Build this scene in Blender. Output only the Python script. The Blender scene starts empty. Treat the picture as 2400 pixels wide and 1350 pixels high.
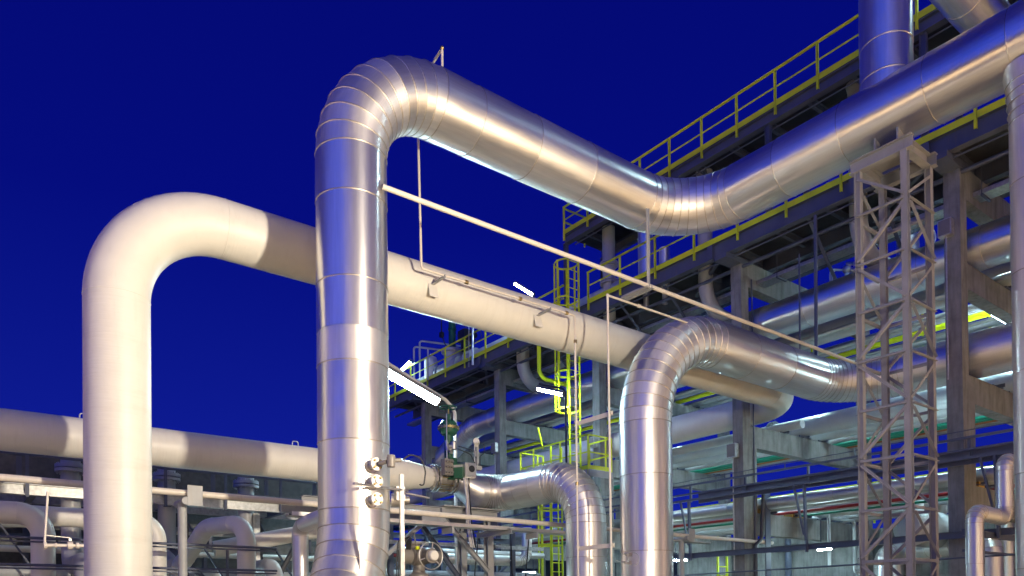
import bpy, math, random
from mathutils import Vector, Matrix
random.seed(7)
SC = bpy.context.scene
COL = SC.collection
R_ = math.radians
# ------------------------------------------------------------------ camera
F_, PY_, CZ_ = 1751.7, 1411.5, 1.7           # focal length (px of a 2400 px frame), principal row, eye height
def _basis(y, p, r):
    cy, sy, cp, sp, cr, sr = math.cos(y), math.sin(y), math.cos(p), math.sin(p), math.cos(r), math.sin(r)
    f = Vector((sy*cp, cy*cp, sp)); rt = Vector((cy, -sy, 0)); up = rt.cross(f)
    return rt*cr + up*sr, up*cr - rt*sr, f
RT, UP, FW = _basis(0.65389, 0.00773, -0.01103)
cam = bpy.data.cameras.new('camera'); co = bpy.data.objects.new('camera', cam); COL.objects.link(co)
cam.sensor_width = 36; cam.lens = F_/2400*36; cam.shift_y = (PY_-675)/2400
cam.clip_start = .1; cam.clip_end = 5000
m = Matrix((RT, UP, -FW)).transposed().to_4x4(); m.translation = Vector((0, 0, CZ_)); co.matrix_world = m
SC.camera = co
def at(u, v, X=None, Y=None, z=None):
    """point of a world plane X=.., Y=.. or z=.. seen at a measured spot of the survey photo"""
    d = RT*((u-1200)/F_) + UP*((PY_-v)/F_) + FW
    t = X/d.x if X is not None else Y/d.y if Y is not None else (z-CZ_)/d.z
    return d*t + Vector((0, 0, CZ_))
# ------------------------------------------------------------------ sky, lights, exposure
world = bpy.data.worlds.new('World'); SC.world = world; world.use_nodes = True
wn, wl = world.node_tree.nodes, world.node_tree.links
wn.clear()
def N(nt, t, **kw):
    n = nt.nodes.new(t)
    for k, v in kw.items():
        if k in ('op',): n.operation = v
        elif k.startswith('i_'): n.inputs[int(k[2:])].default_value = v
        else: setattr(n, k, v)
    return n
wt = world.node_tree
tc = N(wt, 'ShaderNodeTexCoord')
sep = N(wt, 'ShaderNodeSeparateXYZ'); wl.new(tc.outputs['Generated'], sep.inputs[0])
elev = N(wt, 'ShaderNodeValToRGB')                       # dusk sky: deep blue overhead, lighter at the horizon
wl.new(sep.outputs['Z'], elev.inputs[0])
cr = elev.color_ramp
cr.elements[0].position = 0.0; cr.elements[0].color = (.010, .025, .36, 1)
cr.elements[1].position = 1.0; cr.elements[1].color = (.0007, .0017, .125, 1)
e = cr.elements.new(.18); e.color = (.0046, .0118, .29, 1)
e = cr.elements.new(.45); e.color = (.0014, .0040, .205, 1)
# afterglow towards the west (-X)
dotw = N(wt, 'ShaderNodeVectorMath', op='DOT_PRODUCT'); wl.new(tc.outputs['Generated'], dotw.inputs[0]); dotw.inputs[1].default_value = (-.93, -.36, .05)
mr = N(wt, 'ShaderNodeMapRange'); mr.interpolation_type = 'SMOOTHSTEP'
wl.new(dotw.outputs['Value'], mr.inputs[0]); mr.inputs[1].default_value = .42; mr.inputs[2].default_value = 1.0; mr.inputs[3].default_value = 0; mr.inputs[4].default_value = 1
glow = N(wt, 'ShaderNodeMix', data_type='RGBA', blend_type='ADD')
wl.new(mr.outputs[0], glow.inputs['Factor']); wl.new(elev.outputs[0], glow.inputs['A']); glow.inputs['B'].default_value = (.022, .075, .60, 1)
bg = N(wt, 'ShaderNodeBackground'); wl.new(glow.outputs['Result'], bg.inputs[0]); bg.inputs[1].default_value = 1.0
wo = N(wt, 'ShaderNodeOutputWorld'); wl.new(bg.outputs[0], wo.inputs[0])
def area(name, loc, aim, power, col, sx, sy=None, spread=180):
    l = bpy.data.lights.new(name, 'AREA'); l.energy = power; l.color = col; l.shape = 'RECTANGLE'; l.size = sx; l.size_y = sy or sx; l.spread = R_(spread)
    o = bpy.data.objects.new(name, l); COL.objects.link(o); o.location = loc
    o.rotation_euler = (Vector(aim)-Vector(loc)).to_track_quat('-Z', 'Y').to_euler(); return o
SODIUM = (1, .76, .46)
area('floodlight', (5.7, .8, 4.6), (2.0, 9.5, 5.4), 1180, (1, .86, .66), .30, None, 162)       # yard floodlight just right of the frame
for x, y, z, w in ((2.2, -1.4, 6, 800), (-4, -5, 6, 1500), (7.8, -1.0, 6, 450), (-13, 12, 6, 2800), (-9, 25, 6, 2800), (-20, 22, 8, 4500), (-28, 38, 9, 6000), (17, -3, 6, 2600), (23, -14, 8, 6000), (34, -28, 9, 9000)):   # unseen lamps added to warm the ground that the pipes reflect
    area('ground_fill', (x, y, z), (x, y+.1, 0), w, SODIUM, .5, None, 98)
for x in (-14, -3, 8):                                                               # unseen washers added to brighten the reflector hall
    area('hall_fill', (x, -6.5, 1.2), (x, -12, 6.0), 1150, (1, .82, .60), .6, None, 130)
vs = SC.view_settings
try: vs.view_transform = 'Standard'; vs.look = 'None'
except Exception: pass
vs.exposure = 0; vs.gamma = 1
SC.cycles.use_denoising = True
SC.cycles.max_bounces = 7; SC.cycles.glossy_bounces = 4; SC.cycles.diffuse_bounces = 3
SC.cycles.sample_clamp_indirect = 6; SC.cycles.caustics_reflective = False; SC.cycles.caustics_refractive = False
# ------------------------------------------------------------------ materials
MATS = {}
def base(name):
    m = bpy.data.materials.new(name); m.use_nodes = True; nt = m.node_tree
    b = nt.nodes['Principled BSDF']; MATS[name] = m
    return m, nt, b, nt.links
def noise(nt, vec, scale, detail=4, rough=.55):
    n = N(nt, 'ShaderNodeTexNoise'); n.inputs['Scale'].default_value = scale; n.inputs['Detail'].default_value = detail; n.inputs['Roughness'].default_value = rough
    if vec is not None: nt.links.new(vec, n.inputs['Vector'])
    return n
def ramp(nt, fac, stops):
    r = N(nt, 'ShaderNodeValToRGB'); nt.links.new(fac, r.inputs[0]); c = r.color_ramp
    c.elements[0].position, c.elements[0].color = stops[0]; c.elements[1].position, c.elements[1].color = stops[-1]
    for p, q in stops[1:-1]: x = c.elements.new(p); x.color = q
    return r
def maprange(nt, v, a, b, c, d):
    r = N(nt, 'ShaderNodeMapRange'); nt.links.new(v, r.inputs[0])
    for i, x in enumerate((a, b, c, d)): r.inputs[i+1].default_value = x
    return r.outputs[0]
def math_(nt, op, a, b=None):
    n = N(nt, 'ShaderNodeMath', op=op)
    for i, x in enumerate((a, b)):
        if x is None: continue
        if isinstance(x, (int, float)): n.inputs[i].default_value = x
        else: nt.links.new(x, n.inputs[i])
    return n.outputs[0]
def scaled(nt, vec, s):
    mp = N(nt, 'ShaderNodeMapping'); nt.links.new(vec, mp.inputs[0]); mp.inputs['Scale'].default_value = s; return mp.outputs[0]
def bump(nt, b, h, dist, strength=1.0, prev=None):
    bp = N(nt, 'ShaderNodeBump'); nt.links.new(h, bp.inputs['Height']); bp.inputs['Distance'].default_value = dist; bp.inputs['Strength'].default_value = strength
    if prev is not None: nt.links.new(prev, bp.inputs['Normal'])
    nt.links.new(bp.outputs[0], b.inputs['Normal']); return bp.outputs[0]
def alu(name, col=(.80, .80, .80), rough=.2, panel=1.1, wavy=1.0, aniso=.8):
    m, nt, b, L = base(name)
    uv = N(nt, 'ShaderNodeUVMap').outputs[0]
    oi = N(nt, 'ShaderNodeObjectInfo')
    su = N(nt, 'ShaderNodeSeparateXYZ'); L.new(uv, su.inputs[0])
    pid = math_(nt, 'FLOOR', math_(nt, 'DIVIDE', su.outputs[0], 50.0))
    wnz = N(nt, 'ShaderNodeTexWhiteNoise', noise_dimensions='2D')
    cx = N(nt, 'ShaderNodeCombineXYZ'); L.new(pid, cx.inputs[0]); L.new(oi.outputs['Random'], cx.inputs[1]); L.new(cx.outputs[0], wnz.inputs['Vector'])
    ul = N(nt, 'ShaderNodeCombineXYZ'); L.new(math_(nt, 'SUBTRACT', su.outputs[0], math_(nt, 'MULTIPLY', pid, 50.0)), ul.inputs[0]); L.new(su.outputs[1], ul.inputs[1])
    off = N(nt, 'ShaderNodeVectorMath', op='ADD'); L.new(ul.outputs[0], off.inputs[0])
    sh = N(nt, 'ShaderNodeCombineXYZ'); L.new(math_(nt, 'MULTIPLY', wnz.outputs['Value'], 9.0), sh.inputs[1]); L.new(math_(nt, 'MULTIPLY', oi.outputs['Random'], 40.), sh.inputs[2]); L.new(sh.outputs[0], off.inputs[1])
    v = off.outputs[0]
    n1 = noise(nt, scaled(nt, v, (1.1, 2.6, 1)), 1.0, 2)                 # buckled sheet
    n2 = noise(nt, scaled(nt, v, (60, 1.2, 1)), 1.0, 3)                  # brushing round the pipe
    n3 = noise(nt, scaled(nt, v, (4, 5, 1)), 1.0, 5)                     # handling marks
    n4 = noise(nt, scaled(nt, v, (1.3, 22, 1)), 1.0, 3)                  # run-off streaks along the sheet
    fine = noise(nt, scaled(nt, v, (90, 26, 1)), 1.0, 2)
    r0 = math_(nt, 'ADD', maprange(nt, n3.outputs['Fac'], .3, .7, rough-.03, rough+.05), maprange(nt, wnz.outputs['Value'], 0, 1, -.07, .07))
    r2 = math_(nt, 'ADD', r0, maprange(nt, n2.outputs['Fac'], .3, .7, -.02, .02))
    r2 = math_(nt, 'MAXIMUM', r2, .292)
    L.new(r2, b.inputs['Roughness'])
    tg = N(nt, 'ShaderNodeTangent', direction_type='UV_MAP'); tg.uv_map = 'UVMap'; L.new(tg.outputs[0], b.inputs['Tangent'])
    b.inputs['Anisotropic'].default_value = aniso
    tone = math_(nt, 'ADD', maprange(nt, wnz.outputs['Value'], 0, 1, .86, 1.0), maprange(nt, n4.outputs['Fac'], .3, .7, -.07, .05))
    mx = N(nt, 'ShaderNodeVectorMath', op='SCALE'); mx.inputs[0].default_value = col; L.new(tone, mx.inputs['Scale'])
    L.new(mx.outputs[0], b.inputs['Base Color'])
    b.inputs['Metallic'].default_value = .94
    p = bump(nt, b, n1.outputs['Fac'], .030*wavy, 1.0)
    p = bump(nt, b, n2.outputs['Fac'], .0003*wavy, .6, p)
    bump(nt, b, n3.outputs['Fac'], .0006*wavy, .5, p)
    return m
ALU = alu('aluminium_cladding', (.93, .91, .88), .43, 1.1, .28, .62)
ALUP = alu('aluminium_cladding_polished', (.90, .90, .90), .28, 1.1, .13, .7)
ALU2 = alu('aluminium_cladding_rack', (.82, .83, .84), .38, 1.4, .25)
def paint(name, col, rough=.4, var=.06, metallic=0, spec=.5, peel=.0006, dirt=0.0, dirtcol=(.2, .15, .1), scale=3.):
    m, nt, b, L = base(name)
    ob = N(nt, 'ShaderNodeTexCoord').outputs['Object']
    n = noise(nt, ob, scale, 5)
    lo = [max(0, c*(1-var)) for c in col] + [1]; hi = [min(1, c*(1+var)) for c in col] + [1]
    r = ramp(nt, n.outputs['Fac'], [(.3, lo), (.7, hi)])
    out = r.outputs[0]
    if dirt:
        n2 = noise(nt, scaled(nt, ob, (5, 5, .7)), 2.2, 6, .65)
        mk = maprange(nt, n2.outputs['Fac'], .56, .74, 0, dirt)
        mx = N(nt, 'ShaderNodeMix', data_type='RGBA'); L.new(mk, mx.inputs['Factor']); L.new(out, mx.inputs['A']); mx.inputs['B'].default_value = (*dirtcol, 1); out = mx.outputs['Result']
    L.new(out, b.inputs['Base Color'])
    L.new(maprange(nt, noise(nt, ob, scale*4, 4).outputs['Fac'], .3, .7, rough-.07, rough+.09), b.inputs['Roughness'])
    b.inputs['Metallic'].default_value = metallic; b.inputs['Specular IOR Level'].default_value = spec
    if peel: bump(nt, b, noise(nt, ob, 60, 3).outputs['Fac'], peel, .6)
    return m
WHITE = paint('white_pipe_paint', (.755, .73, .665), .44, .03, dirt=.10, dirtcol=(.45, .36, .25))
def rolled(m):
    nt = m.node_tree; b = nt.nodes['Principled BSDF']; L = nt.links
    uv = N(nt, 'ShaderNodeUVMap').outputs[0]
    a = noise(nt, scaled(nt, uv, (26, 2.2, 1)), 1.0, 3); c = noise(nt, scaled(nt, uv, (1.2, 1.6, 1)), 1.0, 4)
    p = bump(nt, b, a.outputs['Fac'], .0035, .9); bump(nt, b, c.outputs['Fac'], .02, .35, p)
    src = b.inputs['Base Color'].links[0].from_socket
    d = noise(nt, scaled(nt, uv, (5, .55, 1)), 1.0, 6, .7)
    mx = N(nt, 'ShaderNodeMix', data_type='RGBA'); L.new(maprange(nt, d.outputs['Fac'], .52, .80, 0, .30), mx.inputs['Factor']); L.new(src, mx.inputs['A']); mx.inputs['B'].default_value = (.52, .46, .38, 1); L.new(mx.outputs['Result'], b.inputs['Base Color'])
rolled(WHITE)
CREAM = paint('cream_small_pipe_paint', (.72, .66, .58), .42, .05, dirt=.2)
SEAM = paint('lapped_seam', (.62, .57, .50), .40, .15, metallic=1, peel=0)
GREYP = paint('grey_pipe_paint', (.40, .41, .43), .38, .05, dirt=.15)
PALE = paint('pale_blue_grey_pipe_paint', (.52, .56, .58), .35, .05, dirt=.15)
TOWER = paint('pale_mauve_steel_paint', (.34, .35, .37), .5, .10, dirt=.2)
TOWERL = paint('lattice_tower_paint', (.25, .26, .285), .5, .14, dirt=.35, dirtcol=(.16, .13, .11))
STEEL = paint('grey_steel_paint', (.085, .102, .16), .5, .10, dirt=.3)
DARKST = paint('dark_steel_paint', (.06, .065, .08), .5, .1)
GALV = paint('galvanised_steel', (.46, .47, .47), .42, .22, metallic=.7, scale=14.)
YEL = paint('yellow_safety_paint', (.74, .84, .012), .42, .06, dirt=.12)
GREEN = paint('green_valve_paint', (.010, .075, .042), .36, .08, dirt=.1)
REDP = paint('red_pipe_paint', (.30, .012, .015), .4)
GREENP = paint('green_pipe_paint', (.01, .20, .13), .4)
ORANGE = paint('rust_orange_paint', (.30, .10, .03), .5)
BLACK = paint('black_plastic', (.012, .012, .014), .4)
BRASS = paint('brass_bolts', (.45, .34, .16), .35, .2, metallic=1)
STAIN = paint('stainless_steel', (.62, .60, .57), .38, .08, metallic=1)
MOTOR = paint('actuator_grey_paint', (.20, .185, .17), .45, .08, dirt=.2)
WOOD = paint('yellow_wood_block', (.42, .26, .06), .7, .15)
GRATE = paint('steel_grating_deck', (.04, .042, .05), .6, .2, metallic=.3)
def concrete():
    m, nt, b, L = base('precast_concrete')
    ob = N(nt, 'ShaderNodeTexCoord').outputs['Object']
    a = noise(nt, ob, 1.6, 8, .65); c = noise(nt, scaled(nt, ob, (6, 6, .8)), 1.3, 6, .6); d = noise(nt, ob, 46, 3)
    r = ramp(nt, a.outputs['Fac'], [(.3, (.165, .172, .172, 1)), (.55, (.25, .258, .26, 1)), (.75, (.315, .322, .322, 1))])
    k = maprange(nt, c.outputs['Fac'], .45, .72, 1, .62)
    mx = N(nt, 'ShaderNodeVectorMath', op='SCALE'); L.new(r.outputs[0], mx.inputs[0]); L.new(k, mx.inputs['Scale'])
    pit = maprange(nt, d.outputs['Fac'], .70, .74, 1, .45)
    mx2 = N(nt, 'ShaderNodeVectorMath', op='SCALE'); L.new(mx.outputs[0], mx2.inputs[0]); L.new(pit, mx2.inputs['Scale'])
    L.new(mx2.outputs[0], b.inputs['Base Color']); b.inputs['Roughness'].default_value = .82
    p = bump(nt, b, a.outputs['Fac'], .01, .5); bump(nt, b, d.outputs['Fac'], .004, .6, p)
    return m
CONC = concrete()
def groundmat():
    m, nt, b, L = base('yard_concrete_ground')
    ob = N(nt, 'ShaderNodeTexCoord').outputs['Object']
    a = noise(nt, ob, .35, 8, .65); r = ramp(nt, a.outputs['Fac'], [(.3, (.30, .25, .185, 1)), (.7, (.45, .375, .28, 1))])
    L.new(r.outputs[0], b.inputs['Base Color']); b.inputs['Roughness'].default_value = .85
    return m
GROUND = groundmat()
def emis(name, col, s):
    m, nt, b, L = base(name); b.inputs['Base Color'].default_value = (.8, .85, .85, 1)
    b.inputs['Emission Color'].default_value = (*col, 1); b.inputs['Emission Strength'].default_value = s
    return m
TUBE = emis('fluorescent_tube', (.62, .92, 1.0), 240)
TUBE_WEAK = emis('fluorescent_tube_dimmed', (.62, .92, 1.0), 70)  # same tube, dimmed so the handrail beside it is not overexposed
# ------------------------------------------------------------------ mesh builder
def V(*a): return Vector(a[0]) if len(a) == 1 else Vector(a)
def perp(ax):
    ax = ax.normalized(); ref = Vector((0, 0, 1)) if abs(ax.z) < .9 else Vector((1, 0, 0))
    a = ax.cross(ref).normalized(); return a, a.cross(ax).normalized()
class MB:
    def __init__(s): s.v, s.f, s.uv, s.sm, s.mi, s.cur = [], [], [], [], [], 0
    def face(s, idx, uvs=None, smooth=False):
        s.f.append(idx); s.uv.append(uvs); s.sm.append(smooth); s.mi.append(s.cur)
    def quadstrip(s, ra, rb, ua, ub, circ, closed=True):
        n = len(ra); A = len(s.v); s.v += ra; B = len(s.v); s.v += rb
        for i in range(n if closed else n-1):
            j = (i+1) % n; v0, v1 = circ*i/n, circ*(i+1)/n
            s.face((A+i, A+j, B+j, B+i), ((ua, v0), (ua, v1), (ub, v1), (ub, v0)), True)
    def cap(s, r, flip=False):
        A = len(s.v); s.v += r; idx = tuple(range(A, A+len(r))); s.face(idx[::-1] if flip else idx)
    def ringpts(s, c, a, b, r, n): return [c + a*(r*math.cos(2*math.pi*i/n)) + b*(r*math.sin(2*math.pi*i/n)) for i in range(n)]
    def cyl(s, p0, p1, r0, r1=None, n=24, caps=True, u0=0.):
        p0, p1 = V(p0), V(p1); r1 = r0 if r1 is None else r1; d = p1-p0; a, b = perp(d)
        A, B = s.ringpts(p0, a, b, r0, n), s.ringpts(p1, a, b, r1, n)
        s.quadstrip(B, A, u0+d.length, u0, 2*math.pi*max(r0, r1))
        if caps: s.cap(list(A), False); s.cap(list(B), True)
        return s
    def torus(s, c, ax, R, r, n=40, k=8, arc=(0, 2*math.pi)):
        c, ax = V(c), V(ax).normalized(); a, b = perp(ax); full = abs(arc[1]-arc[0]-2*math.pi) < 1e-6
        rows = []
        cnt = n if full else n+1
        for i in range(cnt):
            t = arc[0] + (arc[1]-arc[0])*i/n; d = a*math.cos(t)+b*math.sin(t)
            rows.append([c + d*(R + r*math.cos(2*math.pi*j/k)) + ax*(r*math.sin(2*math.pi*j/k)) for j in range(k)])
        s.grid(rows, full); return s
    def grid(s, rows, wrap):
        base_ = len(s.v); k = len(rows[0])
        for r in rows: s.v += r
        n = len(rows)
        for i in range(n if wrap else n-1):
            for j in range(k):
                a, b = base_+i*k+j, base_+i*k+(j+1) % k; c, d = base_+((i+1) % n)*k+(j+1) % k, base_+((i+1) % n)*k+j
                s.face((a, d, c, b), None, True)
    def bead(s, c, ax, R, r=.008, n=48, k=6):
        s.cur = 1; s.torus(c, ax, R, r, n, k); s.cur = 0; return s
    def box(s, c, size, rot=None):
        c = V(c); h = Vector(size)/2; A = len(s.v)
        for x in (-1, 1):
            for y in (-1, 1):
                for z in (-1, 1):
                    p = Vector((x*h.x, y*h.y, z*h.z)); s.v.append(c + (rot @ p if rot else p))
        for q in ((0, 1, 3, 2), (4, 6, 7, 5), (0, 4, 5, 1), (2, 3, 7, 6), (0, 2, 6, 4), (1, 5, 7, 3)): s.face(tuple(A+i for i in q))
        return s
    def b2(s, lo, hi): lo, hi = V(lo), V(hi); return s.box((lo+hi)/2, [abs(x) for x in (hi-lo)])
    def bar(s, p0, p1, w, h, up=(0, 0, 1)):
        p0, p1 = V(p0), V(p1); d = (p1-p0); ax = d.normalized(); up = V(up)
        if abs(ax.dot(up)) > .98: up = Vector((0, 1, 0))
        side = ax.cross(up).normalized(); u2 = side.cross(ax).normalized()
        rot = Matrix((ax, side, u2)).transposed(); return s.box((p0+p1)/2, (d.length, w, h), rot)
    def profile(s, p0, p1, pts, up=(0, 0, 1)):
        """extrude a closed 2-D outline (side, up) from p0 to p1"""
        p0, p1 = V(p0), V(p1); ax = (p1-p0).normalized(); up = V(up)
        if abs(ax.dot(up)) > .98: up = Vector((0, 1, 0))
        side = ax.cross(up).normalized(); u2 = side.cross(ax).normalized()
        A = len(s.v); n = len(pts)
        for p in (p0, p1): s.v += [p + side*x + u2*y for x, y in pts]
        for i in range(n): j = (i+1) % n; s.face((A+i, A+n+i, A+n+j, A+j))
        s.face(tuple(range(A, A+n))); s.face(tuple(range(A+2*n-1, A+n-1, -1))); return s
    def ibeam(s, p0, p1, h, w, t=.012, up=(0, 0, 1)):
        H, W = h/2, w/2
        return s.profile(p0, p1, [(-W, -H), (W, -H), (W, -H+t), (t/2, -H+t), (t/2, H-t), (W, H-t), (W, H), (-W, H), (-W, H-t), (-t/2, H-t), (-t/2, -H+t), (-W, -H+t)], up)
    def angle(s, p0, p1, w, t=.01, up=(0, 0, 1), flip=1):
        return s.profile(p0, p1, [(0, 0), (flip*w, 0), (flip*w, t), (flip*t, t), (flip*t, w), (0, w)][::flip], up)
    def path(s, pts, r, n=10, R=None, k=6):
        """round tube along a polyline with rounded corners"""
        pts = [V(p) for p in pts]; c = fillet(pts, R or r*3, k); rows = []
        prev = None
        for i, p in enumerate(c):
            d = ((c[i+1] if i+1 < len(c) else p) - (c[i-1] if i else p)).normalized()
            if prev is None: a, b = perp(d)
            else:
                a = (prev - d*prev.dot(d)).normalized(); b = a.cross(d).normalized()
            prev = a; rows.append(s.ringpts(p, a, b, r, n))
        s.grid(rows, False); s.cap(list(rows[0]), True); s.cap(list(rows[-1])); return s
    def lathe(s, o, ax, prof, n=32):
        """prof = [(radius, height along axis)]"""
        o, ax = V(o), V(ax).normalized(); a, b = perp(ax)
        rows = [s.ringpts(o+ax*h, a, b, max(r, 1e-4), n) for r, h in prof]
        for i in range(len(rows)-1): s.quadstrip(list(rows[i+1]), list(rows[i]), prof[i+1][1], prof[i][1], 2*math.pi*max(prof[i][0], .01))
        return s
    def sphere(s, c, r, n=16, k=10, zs=1.): return s.lathe(V(c), (0, 0, 1), [(r*math.sin(math.pi*i/k), -r*zs*math.cos(math.pi*i/k)) for i in range(k+1)], n)
    def build(s, name, mat, parent=None, loc=None):
        if loc is None:
            if parent is not None: loc = V(parent['_o'])
            else:
                xs = [p.x for p in s.v]; ys = [p.y for p in s.v]; zs = [p.z for p in s.v]
                loc = Vector(((min(xs)+max(xs))/2, (min(ys)+max(ys))/2, min(zs)))
        me = bpy.data.meshes.new(name); me.from_pydata([tuple(p-loc) for p in s.v], [], s.f)
        me.polygons.foreach_set('use_smooth', s.sm)
        lay = me.uv_layers.new(name='UVMap'); i = 0; flat = []
        for f, u in zip(s.f, s.uv):
            for k in range(len(f)): flat += list(u[k]) if u else [0., 0.]
        lay.data.foreach_set('uv', flat)
        me.materials.append(mat)
        if any(s.mi): me.materials.append(SEAM if mat.name.startswith('alu') else mat); me.polygons.foreach_set('material_index', s.mi)
        me.update()
        o = bpy.data.objects.new(name, me); COL.objects.link(o)
        if parent is not None: o.parent = parent; o['_o'] = list(parent['_o'])
        else: o.location = loc; o['_o'] = list(loc)
        return o
def fillet(pts, R, k=8):
    out = [pts[0]]
    for i in range(1, len(pts)-1):
        p = pts[i]; a = (pts[i-1]-p); b = (pts[i+1]-p); la, lb = a.length, b.length; a.normalize(); b.normalize()
        ang = a.angle(b)
        if ang > 3.1: continue
        d = min(R/math.tan(ang/2), la*.49 if i > 1 else la*.95, lb*.49 if i < len(pts)-2 else lb*.95); rr = d*math.tan(ang/2)
        cen = p + (a+b).normalized()*(rr/math.sin(ang/2)); s0 = p+a*d-cen; s1 = p+b*d-cen
        tot = s0.angle(s1)
        for j in range(k+1):
            t = j/k; out.append(cen + (s0*math.sin((1-t)*tot) + s1*math.sin(t*tot))/math.sin(tot))
    out.append(pts[-1]); return out
def thing(name, label, cat, loc, group=None, kind=None):
    o = bpy.data.objects.new(name, None); COL.objects.link(o); o.location = V(loc); o.empty_display_size = .2
    o['_o'] = list(V(loc)); return tag(o, label, cat, group, kind)
def tag(o, label, cat, group=None, kind=None):
    o['label'] = label; o['category'] = cat
    if group: o['group'] = group
    if kind: o['kind'] = kind
    return o
def copy_tree(o, parent=None):
    c = o.copy(); COL.objects.link(c)
    if parent is not None: c.parent = parent
    for ch in list(o.children): copy_tree(ch, c)
    return c
# ------------------------------------------------------------------ pipes
def straight(mb, p0, p1, r, n=48, panel=None, bead=0., u0=0., cap0=True, cap1=True, jitter=.35):
    p0, p1 = V(p0), V(p1); d = p1-p0; L = d.length; ax = d.normalized(); a, b = perp(ax)
    if panel:
        cuts = [0.]; x = panel*random.uniform(.5, 1.0)
        while x < L-.3*panel: cuts.append(x); x += panel*random.uniform(1-jitter*.4, 1+jitter*.2)
        cuts.append(L)
    else: cuts = [0., L]
    for i in range(len(cuts)-1):
        c0, c1 = cuts[i], cuts[i+1]
        lap = .007 if panel else 0
        k = 4 if panel else 1
        for q in range(k):
            t0, t1 = c0+(c1-c0)*q/k, c0+(c1-c0)*(q+1)/k
            r0, r1 = r+lap*(1-q/k), r+lap*(1-(q+1)/k)
            # panel number baked into u so that each sheet takes its own tone
            mb.quadstrip(mb.ringpts(p0+ax*t1, a, b, r1, n), mb.ringpts(p0+ax*t0, a, b, r0, n), u0+t1+100*i, u0+t0+100*i, 2*math.pi*r)
        if i and bead: mb.bead(p0+ax*c0, ax, r+.002, bead, n)
    if cap0: mb.cap(mb.ringpts(p0, a, b, r, n), False)
    if cap1: mb.cap(mb.ringpts(p1, a, b, r, n), True)
def elbow(mb, cen, s0, s1, r, k, n=48, gored=False, bead=.008, u0=0.):
    """bend of the axis from cen+s0 to cen+s1; gored = mitred sheet segments with a raised seam between them"""
    s0, s1 = V(s0), V(s1); nrm = s0.cross(s1).normalized(); tot = s0.angle(s1); Rb = s0.length
    if gored:
        def ring(t):
            d = Matrix.Rotation(t, 3, nrm) @ s0; dn = d.normalized()
            return cen+d, dn
        for i in range(k):
            t0, t1 = tot*i/k, tot*(i+1)/k
            (c0, d0), (c1, d1) = ring(t0), ring(t1)
            mb.quadstrip(mb.ringpts(c1, nrm, d1, r, n), mb.ringpts(c0, nrm, d0, r+.003, n), u0+Rb*t1+100*i+1000, u0+Rb*t0+100*i+1000, 2*math.pi*r)
            ax = nrm.cross(d0).normalized(); mb.bead(c0, ax, r+.003, bead, n)
        c1, d1 = ring(tot); mb.bead(c1, nrm.cross(d1).normalized(), r+.003, bead, n)
    else:
        rows = []
        for i in range(k+1):
            d = Matrix.Rotation(tot*i/k, 3, nrm) @ s0; rows.append(mb.ringpts(cen+d, d.normalized(), nrm, r, n))
        mb.grid(rows, False)
def pipe(root, pts, r, R, mat, n=48, panel=None, bead=0., gored=False, gores=10, Rs=None, rings=True, mats=None):
    """route of straight pieces and bends, each a part of ROOT"""
    pts = [V(p) for p in pts]; cur = pts[0]; u = random.uniform(0, 20); parts = []
    for i in range(1, len(pts)):
        last = i == len(pts)-1
        if not last:
            p = pts[i]; a = (pts[i-1]-p).normalized(); b = (pts[i+1]-p).normalized(); ang = a.angle(b); RR = (Rs or {}).get(i, R)
            d = RR/math.tan(ang/2); end = p+a*d
        else: end = pts[i]
        if (end-cur).length > .02:
            mb = MB(); dirz = abs((end-cur).normalized().z)
            straight(mb, cur, end, r, n, panel, bead, u, i == 1, last)
            if not panel and rings and not last: mb.bead(end, end-cur, r+.0005, .005, n)
            parts.append(mb.build('riser' if dirz > .7 else 'straight_run', (mats or {}).get(len(parts), mat), root)); u += (end-cur).length
        if not last:
            cen = p + (a+b).normalized()*(RR/math.sin(ang/2)); mb = MB()
            elbow(mb, cen, end-cen, p+b*d-cen, r, gores if gored else 20, n, gored, bead or .006, u)
            if not gored and rings: mb.bead(p+b*d, b, r+.0005, .005, n)
            parts.append(mb.build('elbow', (mats or {}).get(len(parts), mat), root)); u += RR*(math.pi-ang)
            cur = p+b*d
    return parts
def flange(root, c, ax, r, t=.05, name='flange', mat=None, bolts=16, bm=None):
    c, ax = V(c), V(ax).normalized(); mb = MB(); mb.cyl(c-ax*t/2, c+ax*t/2, r, n=36)
    a, b = perp(ax)
    for i in range(bolts):
        q = c + (a*math.cos(2*math.pi*i/bolts)+b*math.sin(2*math.pi*i/bolts))*(r*.86); mb.cyl(q-ax*(t*.5+.03), q+ax*(t*.5+.03), .016 if r > .3 else .011, n=6)
    return mb.build(name, mat or GREYP, root)
# ------------------------------------------------------------------ ground
g = MB(); g.v = [V(-400, -400, 0), V(400, -400, 0), V(400, 400, 0), V(-400, 400, 0)]; g.face((0, 1, 2, 3))
g = g.build('ground', GROUND, None, V(0, 0, 0)); g['kind'] = 'structure'; g['label'] = 'pale concrete yard'; g['category'] = 'ground'
h = thing('reflector_hall', 'tall pale clad hall added unseen behind the viewer for the silver pipes to mirror', 'added building', (4, -14, 0))  # unseen hall, added as a pale reflector for the silver pipes
mb = MB(); mb.b2((-22, -18, 0), (13, -12, 13)); mb.build('wall', paint('pale_hall_cladding', (.62, .60, .56), .6, .06), h)
mb = MB(); mb.b2((-22.3, -18.3, 13.004), (13.3, -11.7, 13.4)); mb.build('roof', STEEL, h)
for x in (-17, -8, 4):
    MB().b2((x-1.8, -12.05, 0), (x+1.8, -11.99, 4.2)).build('door', STEEL, h)
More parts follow.
